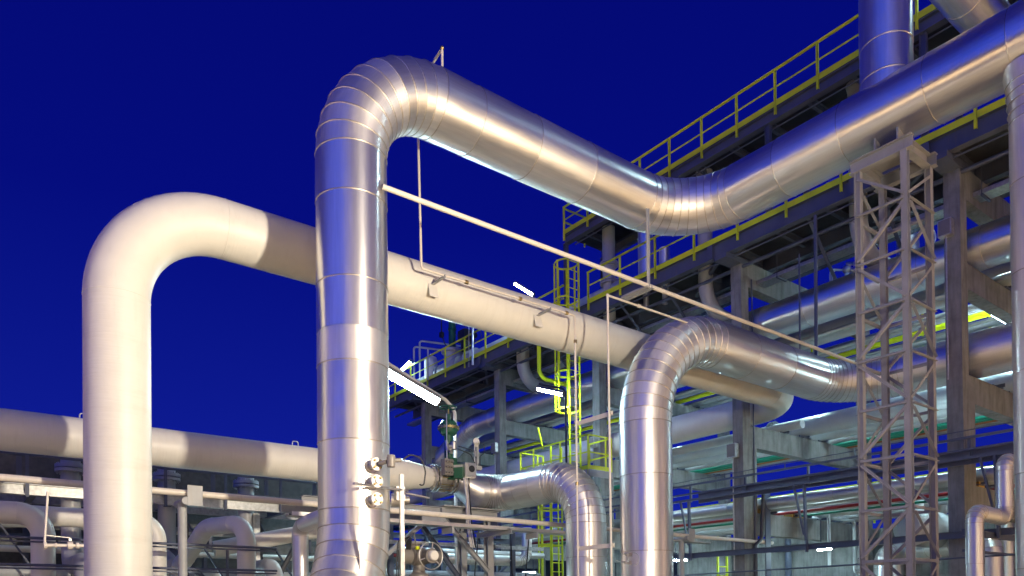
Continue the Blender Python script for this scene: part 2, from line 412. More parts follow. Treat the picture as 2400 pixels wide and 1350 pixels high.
# ------------------------------------------------------------------ the big silver pipe (centre)
S1 = V(4.71, 9.82, 9.5); SX = 12.02
t = thing('insulated_pipe', 'largest silver clad pipe, rising at centre and bending over toward the upper right corner', 'pipe', (4.71, 9.82, 0))
pipe(t, [(-1.29, 4.56, 1.15), (4.71, 9.82, 1.15), (4.71, 9.82, 5.6)], .5, 1.95, ALU, 64, 1.25, .0085, True, 10)
pipe(t, [(4.71, 9.82, 5.6), S1, (SX, 9.82, 9.5), (SX, -3, 9.5)], .5, 1.35, ALU, 64, 1.25, .0085, True, 10, None, True, {0: ALUP, 4: ALUP})
big = t
# sensor nozzles on the riser
nd = V(math.cos(R_(-88)), math.sin(R_(-88)), 0)
def nozzle(v, blind):
    p = at(870, v, Y=9.38); ax = nd; c = V(4.71, 9.82, p.z)
    mb = MB(); mb.cyl(c+ax*.46, c+ax*.63, .062, n=28); mb.torus(c+ax*.503, ax, .10, .006, 32, 6); o = mb.build('sensor_nozzle', GALV, t)
    fb = MB(); fb.cyl(c+ax*.63, c+ax*.665, .088, n=32); fb.cyl(c+ax*.665, c+ax*.69, .034, n=24)
    fb.build('flange', STAIN, o)
    a, b = perp(ax)
    for k in range(4):
        q = c+(a*math.cos(math.pi/4+k*math.pi/2)+b*math.sin(math.pi/4+k*math.pi/2))*.064; bb = MB(); bb.cyl(q+ax*.62, q+ax*.695, .016, n=6); bb.build('bolt', BRASS, o)
    return c+ax*.72
n1 = nozzle(1094, 0); nozzle(1133, 1); nozzle(1174, 1)
mb = MB(); mb.cyl(n1, n1+nd*.10+V(.05, 0, .01), .03, n=16); e0 = n1+nd*.14+V(.10, 0, .03)
mb.lathe(e0-V(0, 0, .13), (0, 0, 1), [(0.0, .04), (.052, .04), (.056, .08), (.06, .11), (.06, .17), (.05, .20), (0, .205)], 20)
mb.cyl(e0+V(.02, -.02, .0), e0+V(.13, -.04, .01), .028, n=14); tr = mb.build('transmitter', MOTOR, t)
mb = MB(); s0 = e0+V(.16, -.05, .02); mb.path([s0, s0+V(.10, 0, .08), s0+V(.28, 0, .06), s0+V(.36, .02, -.12), s0+V(.33, .03, -.36), s0+V(.28, .05, -.30)], .011, 8, .12); mb.build('cable', BLACK, tr)
# branch on top of it
t = thing('branch_pipe', 'silver clad branch rising out of the top of the largest silver pipe at top right', 'pipe', (SX, 5.72, 9.5), )
pipe(t, [(SX, 5.72, 9.6), (SX, 5.72, 12.9), (26, 5.72, 12.9)], .385, 1.0, ALUP, 56, 1.2, .0085, True, 10)
mb = MB(); mb.bead(V(SX, 5.72, 10.02), V(0, 0, 1), .388, .012); mb.build('collar', ALU, t)
t = thing('drop_pipe', 'silver clad pipe dropping straight down along the right edge of the picture', 'pipe', (SX, 3.72, 0))
pipe(t, [(SX, 3.72, 0), (SX, 3.72, 9.3)], .29, 1, ALU, 48, 1.35, .007)
mb = MB()
for k in range(6):
    z = 8.35+.13*k; mb.bead(V(SX, 3.72, z), V(0, 0, 1), .294+.009*k, .008)
mb.lathe(V(SX, 3.72, 8.0), (0, 0, 1), [(.292, .3), (.30, .6), (.325, .85), (.37, 1.1)], 48); mb.build('reinforcing_saddle', ALU, t)
# ------------------------------------------------------------------ white pipes
t = thing('white_pipe', 'large white pipe rising at left, bending and running right behind the silver pipe', 'pipe', (1.99, 11.6, 0))
pipe(t, [(1.99, 11.6, -.3), (1.99, 11.6, 7.5), (19.0, 11.6, 7.42), (19.0, 34, 7.42)], .425, 1.42, WHITE, 64, None, .006)
# small drain valve on its riser
d = MB(); p = at(196, 1279, Y=11.2); q = at(104, 1278, Y=11.2)
d.cyl(p, q, .022, n=12); d.cyl(p+(q-p)*.12, p+(q-p)*.2, .04, n=12); d.cyl(p+(q-p)*.28, p+(q-p)*.42, .05, n=12); d.cyl(p+(q-p)*.68, p+(q-p)*.74, .034, n=12); d.cyl(p+(q-p)*.94, p+(q-p)*1.02, .045, n=12)
t2 = thing('drain_valve', 'small white drain valve with upright rod sticking out left of the white riser', 'valve', (q.x, q.y, q.z)); d.build('body', CREAM, t2)
d = MB(); d.cyl(q, at(112, 1152, Y=11.2), .015, n=8); d.build('vent_rod', CREAM, t2)
d = MB(); c = p+(q-p)*.35; d.bar(c+V(0, 0, .06), c+V(0, 0, .09), .03, .03); d.bar(c+V(.0, 0, .10), c+V(-.28, 0, .12), .025, .006); d.build('lever', STAIN, t2)
W2Y, W2Z, W2R = 14.4, 4.64, .337
XF = 9.06                       # valve position
t = thing('white_pipe', 'lower white pipe crossing the left half and narrowing to the green valve', 'pipe', (-4, W2Y, W2Z))
mb = MB(); straight(mb, (-9, W2Y, W2Z), (XF-1.05, W2Y, W2Z), W2R, 56); mb.bead(V(1.4, W2Y, W2Z), V(1, 0, 0), W2R+.0005, .005, 56); mb.build('straight_run', WHITE, t)
mb = MB(); mb.lathe((XF-1.05, W2Y, W2Z), (1, 0, 0), [(W2R, 0), (W2R-.01, .12), (W2R-.05, .42), (.235, .68), (.225, .74)], 48); mb.bead(V(XF-1.05, W2Y, W2Z), V(1, 0, 0), W2R, .006); mb.build('reducer', WHITE, t)
for u, v in ((692, 1040), (196, 975)):
    p = at(u, v, Y=W2Y); mb = MB(); mb.path([(p.x-.06, W2Y, W2Z+W2R-.02), (p.x-.06, W2Y, W2Z+W2R+.09), (p.x+.06, W2Y, W2Z+W2R+.09), (p.x+.06, W2Y, W2Z+W2R-.02)], .012, 8, .04); mb.build('lifting_lug', GALV, t)
# silver pipe after the valve
EX, EY = 10.72, 11.42; ER = .42; S2Z = 4.44; SR = .58
t = thing('insulated_pipe', 'short silver clad pipe widening after the green valve, then bending down in front', 'pipe', (EX, EY, 0))
mb = MB(); n_ = 56; X0 = XF+.32; XE = EX-SR
rings_ = []
for k in range(9):
    f = k/8; x = X0+(XE-X0)*f; f2 = min(1, max(0, (f-.05)/.66)); rr = .285+(ER-.285)*f2; zc = W2Z+(S2Z-W2Z)*f2
    rings_.append((x, [V(x, W2Y+rr*math.cos(2*math.pi*q/n_), zc+rr*math.sin(2*math.pi*q/n_)) for q in range(n_)]))
for k in range(8): mb.quadstrip(list(rings_[k][1]), list(rings_[k+1][1]), rings_[k][0], rings_[k+1][0], 2.6)
mb.bead(V(XE, W2Y, S2Z), V(1, 0, 0), ER+.004, .009, n_); mb.build('cone', ALU, t)
cen = V(XE, W2Y-SR, S2Z); mb = MB(); elbow(mb, cen, V(0, SR, 0), V(SR, 0, 0), ER, 8, n_, True, .0085); mb.build('elbow', ALU, t)
mb = MB(); straight(mb, (EX, W2Y-SR, S2Z), (EX, EY+1.0, S2Z), ER, n_, .55, .0085, 3); mb.build('straight_run', ALU, t)
cen = V(EX, EY+1.0, S2Z-1.0); mb = MB(); elbow(mb, cen, V(0, 0, 1.0), V(0, -1.0, 0), ER, 13, n_, True, .0085); mb.build('elbow', ALU, t)
mb = MB(); straight(mb, (EX, EY, S2Z-1.0), (EX, EY, 0), ER, n_, .95, .0085, 5); mb.build('riser', ALU, t)
# silver pipe in front of the rack
t = thing('insulated_pipe', 'silver clad pipe rising right of centre and bending over behind the lattice tower', 'pipe', (11.5, 10.25, 0))
pipe(t, [(11.28, 10.25, 0), (11.28, 10.25, 7.40), (19.0, 10.25, 7.40), (19.0, -4, 7.40)], .52, 2.05, ALU, 60, 1.5, .0085, True, 15, {2: 1.6})
p = at(1476, 1310, Y=9.75); mb = MB()
a0 = V(11.45, 10.25, 0); o = MB()
tv = thing('sampling_valve', 'two small steel sampling cocks with levers on the silver riser right of centre', 'valve', (p.x, p.y, p.z))
for k, (u, v) in enumerate(((1476, 1300), (1474, 1319))):
    q = at(u, v, Y=9.76); mb = MB(); mb.cyl(V(q.x+.15, 9.95, q.z), q, .02, n=10); mb.cyl(q, q+V(-.22, -.05, .01), .022, n=10); mb.cyl(q+V(-.06, -.01, 0), q+V(-.12, -.03, 0), .036, n=10); mb.box(q, (.07, .07, .07)); mb.build('cock', STAIN, tv)
    mb = MB(); e_ = q+V(-.23, -.05, .0); mb.bar(e_, e_+(V(-.02, 0, .18) if k == 0 else V(-.16, 0, .03)), .02, .008); mb.build('lever', STAIN, tv)
mb = MB(); q = at(1485, 1310, Y=9.79); mb.torus(q, V(-.3, -1, 0), .12, .007, 32, 6); mb.build('ring', GALV, tv)
# ------------------------------------------------------------------ thin lines in front
t = thing('thin_pipe', 'long thin cream pipe sloping from the big silver riser down to the rack', 'pipe', (5, 9.35, 7.6))
mb = MB(); zt = 1.7+9.35*.6343; mb.cyl((4.95, 9.35, zt), (22, 9.35, zt-.02), .038, n=20); mb.build('straight_run', CREAM, t)
def hanger(px, top, label):
    t = thing('pipe_hanger', label, 'pipe hanger', (px, 9.35, zt))
    mb = MB(); mb.bar((px, 9.35, top), (px, 9.35, zt-.05), .055, .012, (1, 0, 0)); mb.bar((px-.022, 9.35, top), (px-.022, 9.35, zt-.05), .012, .055, (1, 0, 0)); mb.build('strut', TOWER, t)
    return t
hx = at(1521, 677, Y=9.35).x
t = hanger(hx, 9.05, 'pale hanger strut below the bend of the largest silver pipe')
mb = MB(); mb.angle((hx+.03, 9.30, zt-.05), (hx+.03, 10.02, zt-.05), .07, .01); mb.angle((hx-.03, 9.30, zt-.05), (hx-.03, 10.02, zt-.05), .07, .01, flip=-1); mb.build('arm', TOWER, t)
t1 = thing('instrument_tube', 'thin tube looping over the silver pipe, along the white pipe and down', 'tube', (9.95, 10.85, 0))
mb = MB(); p0 = at(1036, 113, Y=9.82)
mb.path([(p0.x, 9.82, 9.95), (p0.x, 9.82, p0.z), (p0.x+.15, 10.85, p0.z), (6.47, 10.85, 7.44), (9.95, 10.85, 7.44), (9.96, 10.85, .3)], .021, 10, .05); mb.build('tube', CREAM, t1)
mb = MB()
for x in (7.35, 8.55, 9.7): mb.cyl((x, 10.85, 7.44), (x+.06, 10.85, 7.44), .036, n=12)
for z in (6.9, 4.1): mb.cyl((9.957, 10.85, z), (9.957, 10.85, z+.06), .034, n=12)
mb.sphere((p0.x, 9.82, p0.z), .035); mb.build('fitting_set', BRASS, t1)
for x in (6.92, 9.30):
    mb = MB(); mb.box((x-.03, 11.16, 7.29), (.18, .012, .28), Matrix.Rotation(R_(-14), 3, 'X')); mb.build('pad', WHITE, t1)
    mb = MB(); mb.angle((x, 11.2, 7.38), (x, 10.80, 7.38), .06, .01); mb.build('clip', TOWER, t1)
t2 = thing('instrument_tube', 'thin tube coming from behind the silver bend and dropping in front of it', 'tube', (9.95, 9.92, 0))
mb = MB(); mb.path([(12.9, 9.92, 7.52), (9.93, 9.92, 7.52), (9.95, 9.92, .3)], .021, 10, .05); mb.build('tube', CREAM, t2)
mb = MB(); mb.cyl((10.75, 9.92, 7.52), (10.81, 9.92, 7.52), .034, n=12); mb.sphere((9.93, 9.92, 7.52), .034); mb.build('fitting_set', CREAM, t2)
for v, lab in ((988, 'upper pale flat bar bridging the two thin vertical tubes'), (1282, 'lower pale flat bar bridging the two thin vertical tubes')):
    p = at(1350, v, Y=10.85); mb = MB(); mb.bar((9.99, 10.88, p.z-.03), (9.99, 9.88, p.z-.03), .012, .085); mb.box((9.96, 10.86, p.z), (.05, .05, .05)); mb.box((9.96, 9.9, p.z-.03), (.05, .05, .05))
    tag(mb.build('tube_bracket', CREAM), lab, 'bracket')
# ------------------------------------------------------------------ lattice tower under the big pipe
TX0, TX1, TY0, TY1, TT = 11.61, 12.40, 5.27, 5.99, 8.75
t = thing('lattice_tower', 'tall pale steel lattice tower carrying the largest silver pipe at right', 'tower', (12.0, 5.63, 0))
lv = [z*.975+.045 for z in (7.957, 7.156, 6.373, 5.58, 4.784, 3.975, 3.171, 2.354, 1.56, .77)]
for x in (TX0, TX1):
    for y in (TY0, TY1):
        mb = MB(); mb.ibeam((x, y, 0), (x, y, TT-.2), .095, .095, .012, (1, 0, 0) if (x, y) == (TX0, TY0) or (x, y) == (TX1, TY1) else (0, 1, 0)); mb.build('leg', TOWERL, t)
lp = TT-.3
faces = [((TX0-.055, TY1), (TX0-.055, TY0), 0), ((TX0, TY0-.055), (TX1, TY0-.055), 0), ((TX1+.055, TY0), (TX1+.055, TY1), 1), ((TX1, TY1+.055), (TX0, TY1+.055), 1)]
for fi, (a, b, ph) in enumerate(faces):
    prev = lp
    for k, z in enumerate(lv):
        mb = MB(); mb.angle((*a, z), (*b, z), .045, .008); mb.build('strut', TOWERL, t)
        A, B = (a, b) if (k+ph) % 2 == 0 else (b, a)
        if fi == 1: A, B = B, A
        mb = MB(); mb.angle((*A, prev-.05), (*B, z+.07), .043, .008); mb.build('diagonal', TOWERL, t)
        prev = z
mb = MB()
mb.ibeam((TX0, TY0-.12, TT-.1), (TX0, TY1+.12, TT-.1), .2, .12, .012); mb.build('top_beam', TOWERL, t); mb = MB(); mb.ibeam((TX1, TY0-.12, TT-.1), (TX1, TY1+.12, TT-.1), .2, .12, .012)
mb.build('top_beam', TOWERL, t)
mb = MB(); mb.ibeam((TX0+.065, TY0, TT-.103), (TX1-.065, TY0, TT-.103), .19, .12, .012); mb.build('top_beam', TOWERL, t); mb = MB(); mb.ibeam((TX0+.065, TY1, TT-.103), (TX1-.065, TY1, TT-.103), .19, .12, .012); mb.build('top_beam', TOWERL, t)
mb = MB(); mb.box((12.02, 5.63, TT+.02), (.5, .62, .035)); mb.box((12.02, 5.63, TT+.17), (.03, .6, .30)); mb.box((12.02, 5.45, TT+.2), (.5, .03, .35)); mb.box((12.02, 5.8, TT+.2), (.5, .03, .35)); mb.build('pipe_shoe', TOWERL, t)
# ------------------------------------------------------------------ lamps
def lamp(p0, p1, label, r=.055, name='fluorescent_lamp', stem=0, tube=None):
    p0, p1 = V(p0), V(p1); ax = (p1-p0).normalized(); side = ax.cross(V(0, 0, 1)).normalized(); up = side.cross(ax).normalized()
    t = thing(name, label, 'lamp', p0)
    mb = MB(); w = r*1.25
    mb.profile(p0-ax*.03, p1+ax*.03, [(-w, .0), (w, .0), (w*.9, r*.75), (w*.4, r*1.15), (-w*.4, r*1.15), (-w*.9, r*.75)], up); mb.build('housing', MOTOR, t)
    mb = MB(); mb.profile(p0, p1, [(-w*.92, -.004), (-w*.8, -r*.8), (-w*.3, -r*1.2), (w*.3, -r*1.2), (w*.8, -r*.8), (w*.92, -.004)][::-1], up); mb.build('diffuser', tube or TUBE, t)
    for e, d in ((p0, -1), (p1, 1)):
        mb = MB(); c = e+ax*d*.028; mb.profile(c-ax*.026, c+ax*.026, [(-w, -.01), (-w*.8, -r*.85), (-w*.3, -r*1.25), (w*.3, -r*1.25), (w*.8, -r*.85), (w, -.01), (w*.5, .0), (-w*.5, .0)][::-1], up); mb.build('end_cap', MOTOR, t)
    if stem:
        for f in ((.2, .8) if stem > 0 else (.95,)):
            c = p0.lerp(p1, f)+up*r*.9; MB().cyl(c, c+V(0, 0, stem), .014 if stem > 0 else .025, n=8).build('stem', STEEL, t)
    return t
# ------------------------------------------------------------------ concrete pipe rack
CY = [1.5, 7.17, 12.87, 18.6, 24.35, 30.15]; CX0, CX1 = 18.0, 24.9
where = ['nearest, at the right edge', 'just right of the lattice tower', 'standing behind the bent silver pipe', 'behind the yellow ladder', 'behind the green valve', 'farthest left, behind the big silver riser']
LEV = [(11.5, .72), (9.34, .58), (6.83, .62), (4.35, .62)]
for k, y in enumerate(CY):
    if k == 0: continue
    t = thing('concrete_frame', 'grey precast concrete rack frame ' + where[k], 'pipe rack', (CX0, y, 0), 'precast frames of the pipe rack')
    for i, x in enumerate((CX0, CX1)):
        mb = MB(); mb.b2((x, y-.17, 0), (x+.34, y+.17, 11.5))
        if i == 0 and k in (1, 2, 3): mb.cyl((x-.004, y+.0, 7.75), (x+.05, y+.0, 7.75), .05, n=16)
        mb.build('column', CONC, t)
        if i == 0:
            mb = MB(); mb.b2((x+.342, y-.168, 0), (x+.64, y+.168, 6.2)); mb.build('pilaster', CONC, t)
    for zt_, h in LEV:
        mb = MB(); mb.b2((CX0+.343, y-.155, zt_-h), (CX1-.003, y+.155, zt_-.003)); mb.build('beam', CONC, t)
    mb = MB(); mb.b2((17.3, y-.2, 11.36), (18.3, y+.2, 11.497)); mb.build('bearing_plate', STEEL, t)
for y in CY[1:3]:
    pass
# pipes lying along the rack
def rackpipe(x, z, d, mat, label, y0=-3, y1=44, name='rack_pipe', panel=None, n=32, cat='pipe', sad=True):
    t = thing(name, label, cat, (x, y0, z)); mb = MB()
    straight(mb, (x, y0, z), (x, y1, z), d/2, n, panel, .006 if panel else 0, random.uniform(0, 9)); mb.build('straight_run', mat, t)
    if sad and d > .22:
        for y in CY[1:]:
            mb = MB(); zb = z-d/2; s_ = d*.36
            mb.b2((x-s_, y-.19, zb-.065), (x+s_, y+.19, zb-.05)); mb.b2((x-s_*.8, y-.02, zb-.05), (x+s_*.8, y+.02, zb+d*.2)); mb.b2((x-.02, y-.24, zb-.05), (x+.02, y+.24, zb+.03)); mb.build('saddle', STEEL, t)
    return t
t = thing('insulated_pipe', 'wide silver clad pipe lying high along the rack under the lower walkway', 'pipe', (19, 0, 9.83))
pipe(t, [(19, -4, 9.83), (19, 27.5, 9.83), (19, 44, 3.4)], .485, 3.5, ALU2, 48, 1.5, .007, True, 8)
rackpipe(20.75, 9.72, .62, PALE, 'pale grey pipe beside the wide silver pipe, highest tier of the rack')
rackpipe(21.45, 9.42, .12, STAIN, 'thin shiny line lit white, highest tier of the rack behind the pale pipe', sad=False)
rackpipe(21.85, 9.52, .26, GREYP, 'grey pipe beside the yellow line, highest tier of the rack')
rackpipe(22.3, 9.44, .17, YEL, 'yellow gas line running along the rack behind the lattice tower', sad=False, y0=-3)
rackpipe(22.75, 9.40, .09, STAIN, 'thin bright steel line just beyond the yellow gas line', sad=False)
rackpipe(23.3, 9.52, .26, ALU2, 'small silver pipe farthest back on the highest tier', panel=1.4)
rackpipe(21.3, 7.19, .58, PALE, 'pale blue grey pipe along the middle tier with a bolted flange', y0=-3)
t = bpy.data.objects[[o.name for o in bpy.data.objects if o.get('label', '').endswith('with a bolted flange')][0]]
fy = at(1812, 1000, X=21.3).y
flange(t, (21.3, fy, 7.19), (0, 1, 0), .40, .05, 'flange', DARKST, 18); flange(t, (21.3, fy-.07, 7.19), (0, 1, 0), .40, .05, 'flange', DARKST, 18)
rackpipe(22.35, 7.13, .46, PALE, 'second pale pipe of the middle tier, just before the green lines')
rackpipe(23.6, 6.98, .13, GREENP, 'upper of two thin green lines on the middle tier', sad=False, n=14)
rackpipe(23.82, 6.96, .13, GREENP, 'farther of two thin green lines on the middle tier', sad=False, n=14)
rackpipe(24.1, 6.96, .13, ORANGE, 'rust orange line beside the green lines', sad=False, n=14)
rackpipe(24.5, 7.05, .3, GREYP, 'grey pipe behind the rust orange line', n=24)
rackpipe(18.95, 4.62, .33, ALU2, 'front silver pipe of the lowest rack tier', panel=1.6)
rackpipe(19.5, 4.58, .27, PALE, 'pale pipe between the silver pipe and the red line, lowest tier', n=24)
rackpipe(20.15, 4.45, .09, REDP, 'thin red line along the lowest tier of the rack', sad=False, n=14)
rackpipe(20.6, 4.58, .30, PALE, 'pale pipe just behind the red line, lowest tier', n=24)
rackpipe(21.35, 4.58, .30, PALE, 'second pale pipe behind the red line, lowest tier', n=24)
rackpipe(22.2, 4.62, .36, ALU2, 'silver pipe at the back of the lowest tier', panel=1.6)
rackpipe(23.2, 4.55, .24, GREYP, 'grey pipe farthest back on the lowest tier', n=24)
for k, (u, v) in enumerate(((1788, 1196), (1864, 1208), (1885, 1212), (2302, 1127))):
    y = CY[2] if k < 3 else CY[1]; x = at(u, v, Y=y-.16).x
    tag(MB().b2((x-.16, y-.15, 4.352), (x+.16, y+.13, 4.47)).build('wood_block', WOOD), ['yellow timber block next to the column behind the bent silver pipe', 'yellow timber block in the middle of the lowest beam', 'yellow timber block farthest along the lowest beam', 'yellow timber block on the beam right of the tower'][k], 'block')
rackpipe(20.1, 9.43, .14, STAIN, 'thin steel line squeezed beside the wide silver pipe, highest tier', sad=False, n=16)
rackpipe(23.9, 9.6, .36, PALE, 'pale pipe at the very back of the highest tier', n=24)
rackpipe(20.2, 7.03, .26, PALE, 'slim pale pipe between the two large white and grey pipes, middle tier', n=24, y0=12.2)
rackpipe(23.05, 7.02, .22, GREYP, 'slim grey pipe before the green lines, middle tier', n=20)
rackpipe(24.2, 4.6, .34, ALU2, 'silver pipe hidden at the very back of the lowest tier', panel=1.6, n=24)
rackpipe(20.95, 4.42, .07, GREENP, 'thin green line between two pale pipes, lowest tier', sad=False, n=12)
for k, (x, z, r, m_, lab) in enumerate(((17.62, 11.43, .022, STEEL, 'thin conduit under the front edge of the lower walkway'), (18.1, 11.3, .05, STEEL, 'slim grey line hung under the lower walkway'), (17.66, 14.36, .02, STEEL, 'thin conduit under the front edge of the upper walkway'))):
    t = thing('conduit', lab, 'conduit', (x, 0, z)); MB().cyl((x, -3, z), (x, 19.2 if k == 2 else 33, z), r, n=10).build('conduit', m_, t)
t = thing('far_platform', 'distant yellow railed platform glimpsed through the lower rack', 'platform', (27, 15, 5))
for z in (6.05, 5.55): MB().b2((26.6, 8, z-.03), (26.64, 22, z+.03)).build('rail', YEL, t)
MB().b2((26.58, 8, 4.9), (26.62, 22, 5.08)).build('toe_board', YEL, t)
for k in range(9): MB().b2((26.6, 8.2+1.7*k, 4.6), (26.66, 8.26+1.7*k, 6.05)).build('post', YEL, t)
x_ = at(1693, 1320, Y=15.5).x; t = thing('low_ladder', 'short yellow ladder at the bottom edge behind the grey T post', 'ladder', (x_, 15.5, 0))
for s_ in (-.24, .24): MB().b2((x_+s_-.03, 15.47, 0), (x_+s_+.03, 15.53, 3.35)).build('side_rail', YEL, t)
for k in range(10): MB().cyl((x_-.23, 15.5, .3+.3*k), (x_+.23, 15.5, .3+.3*k), .02, n=8).build('rung', YEL, t)
# ------------------------------------------------------------------ walkways on the rack
def railing(t, X, y0, y1, zb, ys, toe=True, top=1.05, dx=0, mat=YEL):
    zt_ = zb+top
    for y in ys:
        mb = MB(); mb.b2((X-.03, y-.028, zb-.24), (X-.012, y+.028, zt_-.02)); mb.b2((X-.03, y-.028, zb-.24), (X+.02, y-.02, zt_-.02)); mb.build('post', mat, t)
    mb = MB(); mb.b2((X-.035, y0, zt_-.02), (X+.022, y1, zt_+.025)); mb.build('handrail', mat, t)
    mb = MB(); mb.b2((X-.010, y0, zt_-.47), (X+.004, y1, zt_-.43)); mb.build('middle_rail', mat, t)
    if toe: mb = MB(); mb.b2((X-.012, y0, zb-.02), (X-.002, y1, zb+.13)); mb.build('toe_board', mat, t)
def walkway(name, label, X0, X1, y0, y1, zb, zt_, joists, far=True):
    t = thing(name, label, 'walkway', (X0, (y0+y1)/2, zb))
    h = zt_-zb
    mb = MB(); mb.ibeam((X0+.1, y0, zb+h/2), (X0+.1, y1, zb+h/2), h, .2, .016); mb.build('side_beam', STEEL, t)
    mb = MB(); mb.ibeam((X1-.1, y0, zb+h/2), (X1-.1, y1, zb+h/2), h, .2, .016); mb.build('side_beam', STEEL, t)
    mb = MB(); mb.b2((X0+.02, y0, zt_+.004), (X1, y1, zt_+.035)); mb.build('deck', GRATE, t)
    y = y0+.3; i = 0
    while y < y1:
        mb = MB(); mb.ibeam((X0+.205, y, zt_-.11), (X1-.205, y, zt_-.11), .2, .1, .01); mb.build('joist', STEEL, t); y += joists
    return t
t = walkway('upper_walkway', 'high steel walkway with yellow handrail against the sky at upper right', 17.4, 19.4, -3, 19.55, 14.42, 14.72, 1.19)
railing(t, 17.4, -3, 19.5, 14.76, [19.47-1.188*k for k in range(0, 12)], True, .93)
for z in (15.67, 15.2): MB().b2((17.4, 19.48, z-.02), (19.4, 19.52, z+.02)).build('end_rail', YEL, t)
for x in (18.4, 19.38): MB().b2((x-.02, 19.48, 14.6), (x+.02, 19.52, 15.67)).build('post', YEL, t)
for y in (19.5, 11.44, 7.5, 3.4):
    MB().ibeam((17.5, y, 11.93), (17.5, y, 14.42), .14, .12, .012, (0, 1, 0)).build('support_post', STEEL, t)
    MB().ibeam((19.3, y, 11.93), (19.3, y, 14.42), .14, .12, .012, (0, 1, 0)).build('support_post', STEEL, t)
t = walkway('lower_walkway', 'long steel walkway with yellow handrail lying on the concrete rack', 17.38, 19.5, -3, 33.5, 11.5, 11.92, 1.42)
ys = [18.27-1.48*k for k in range(0, 15)]
railing(t, 17.38, -3, 18.3, 11.93, ys, True, 1.03)
railing(t, 17.38, 19.5, 33.4, 11.93, [19.75+1.494*k for k in range(0, 10)], True, 1.03)
railing(t, 19.55, 14.3, 33.4, 11.93, [15+1.9*k for k in range(0, 10)], True, 1.03)
mb = MB(); mb.b2((19.55, -3, 11.88), (20.35, 33.5, 11.915)); mb.build('grating_strip', GALV, t)
MB().ibeam((20.4, -3, 11.7), (20.4, 33.5, 11.7), .42, .2, .016).build('side_beam', STEEL, t)
for y in (13.27, 9.1, 7.45, 18.9, 24.7):
    mb = MB(); mb.b2((17.36, y-.09, 11.53), (17.378, y+.09, 11.89)); mb.build('splice_plate', STEEL, t)
for y in CY[1:]:
    MB().ibeam((17.7, y+.05, 11.72), (19.4, y+.05, 11.72), .42, .2, .015).build('cross_beam', STEEL, t)
    MB().angle((17.6, y+.3, 11.52), (19.2, y+2.4, 11.56), .1, .012).build('wind_brace', STEEL, t)
# vertical flat hanger rods from the walkway
for u, v0, v1, w, lab in ((1911, 504, 846, .07, 'mauve steel hanger bar dropping from the walkway beam to the thin cream pipe'), (1873, 595, 830, .035, 'slim rod hanger left of the mauve hanger bar, beside the wide silver pipe')):
    a = at(u, v0, X=17.1 if w > .05 else 16.9); b = at(u+2, v1, X=17.1 if w > .05 else 16.9); tag(MB().bar(a, b, w, w*.6, (1, 0, 0)).build('hanger_bar', STEEL), lab, 'pipe hanger')
# grey pipes dropping through the walkways
for k, (u, y, lab) in enumerate(((1427, 18.2, 'flanged grey pipe dropping between the two walkways behind the thin cream pipe'), (1645, 14.15, 'grey pipe curving under the lower walkway above the bent silver pipe'), (2005, 9.45, 'grey pipe curving under the lower walkway behind the lattice tower'), (1225, 23.0, 'pale grey pipe curving under the left end of the lower walkway'))):
    t = thing('downcomer_pipe', lab, 'pipe', (18.3, y, 10), 'grey pipes dropping through the walkways')
    zt_ = 14.75 if k < 3 else 12.3
    pipe(t, [(18.3, y, zt_), (18.3, y, 10.55 if k else 10.75), (24, y, 10.4 if k else 10.6)], .215 if k < 3 else .25, .85, GREYP, 32, None, .005)
    if k == 0:
        for z in (13.45, 12.83): flange(t, (18.3, y, z+.04), (0, 0, 1), .31, .05); flange(t, (18.3, y, z-.04), (0, 0, 1), .31, .05)
    elif k < 3: MB().lathe((18.3, y, 14.75), (0, 0, 1), [(.215, -.2), (.26, 0), (.26, .3)], 32).build('collar', GREYP, t)
# silver silencers hanging under the upper walkway
for k, (u, v0, v1, r) in enumerate(((1512, 520, 662, .24), (1557, 560, 650, .17))):
    p = at(u, v0, X=18.2); y = p.y; z0 = at(u, v1, X=18.2).z
    t = thing('silver_vessel', ['larger silver clad vessel with a cone under the upper walkway', 'smaller silver clad vessel with a cone behind the yellow handrail'][k], 'vessel', (18.2, y, z0))
    MB().lathe((18.2, y, z0+.15), (0, 0, 1), [(r, 0), (r, .7), (r, 1.5 if k == 0 else .75), (0.01, 1.5 if k == 0 else .75)], 32).build('shell', ALU2, t)
    mb = MB(); mb.lathe((18.2, y, z0-.45), (0, 0, 1), [(.09, -.4), (.09, 0), (.13, .12), (r, .6)], 32); [mb.bead(V(18.2, y, z0-.45+.1*i), V(0, 0, 1), .1+.03*i, .006) for i in range(5)]; mb.build('cone', ALU2, t)
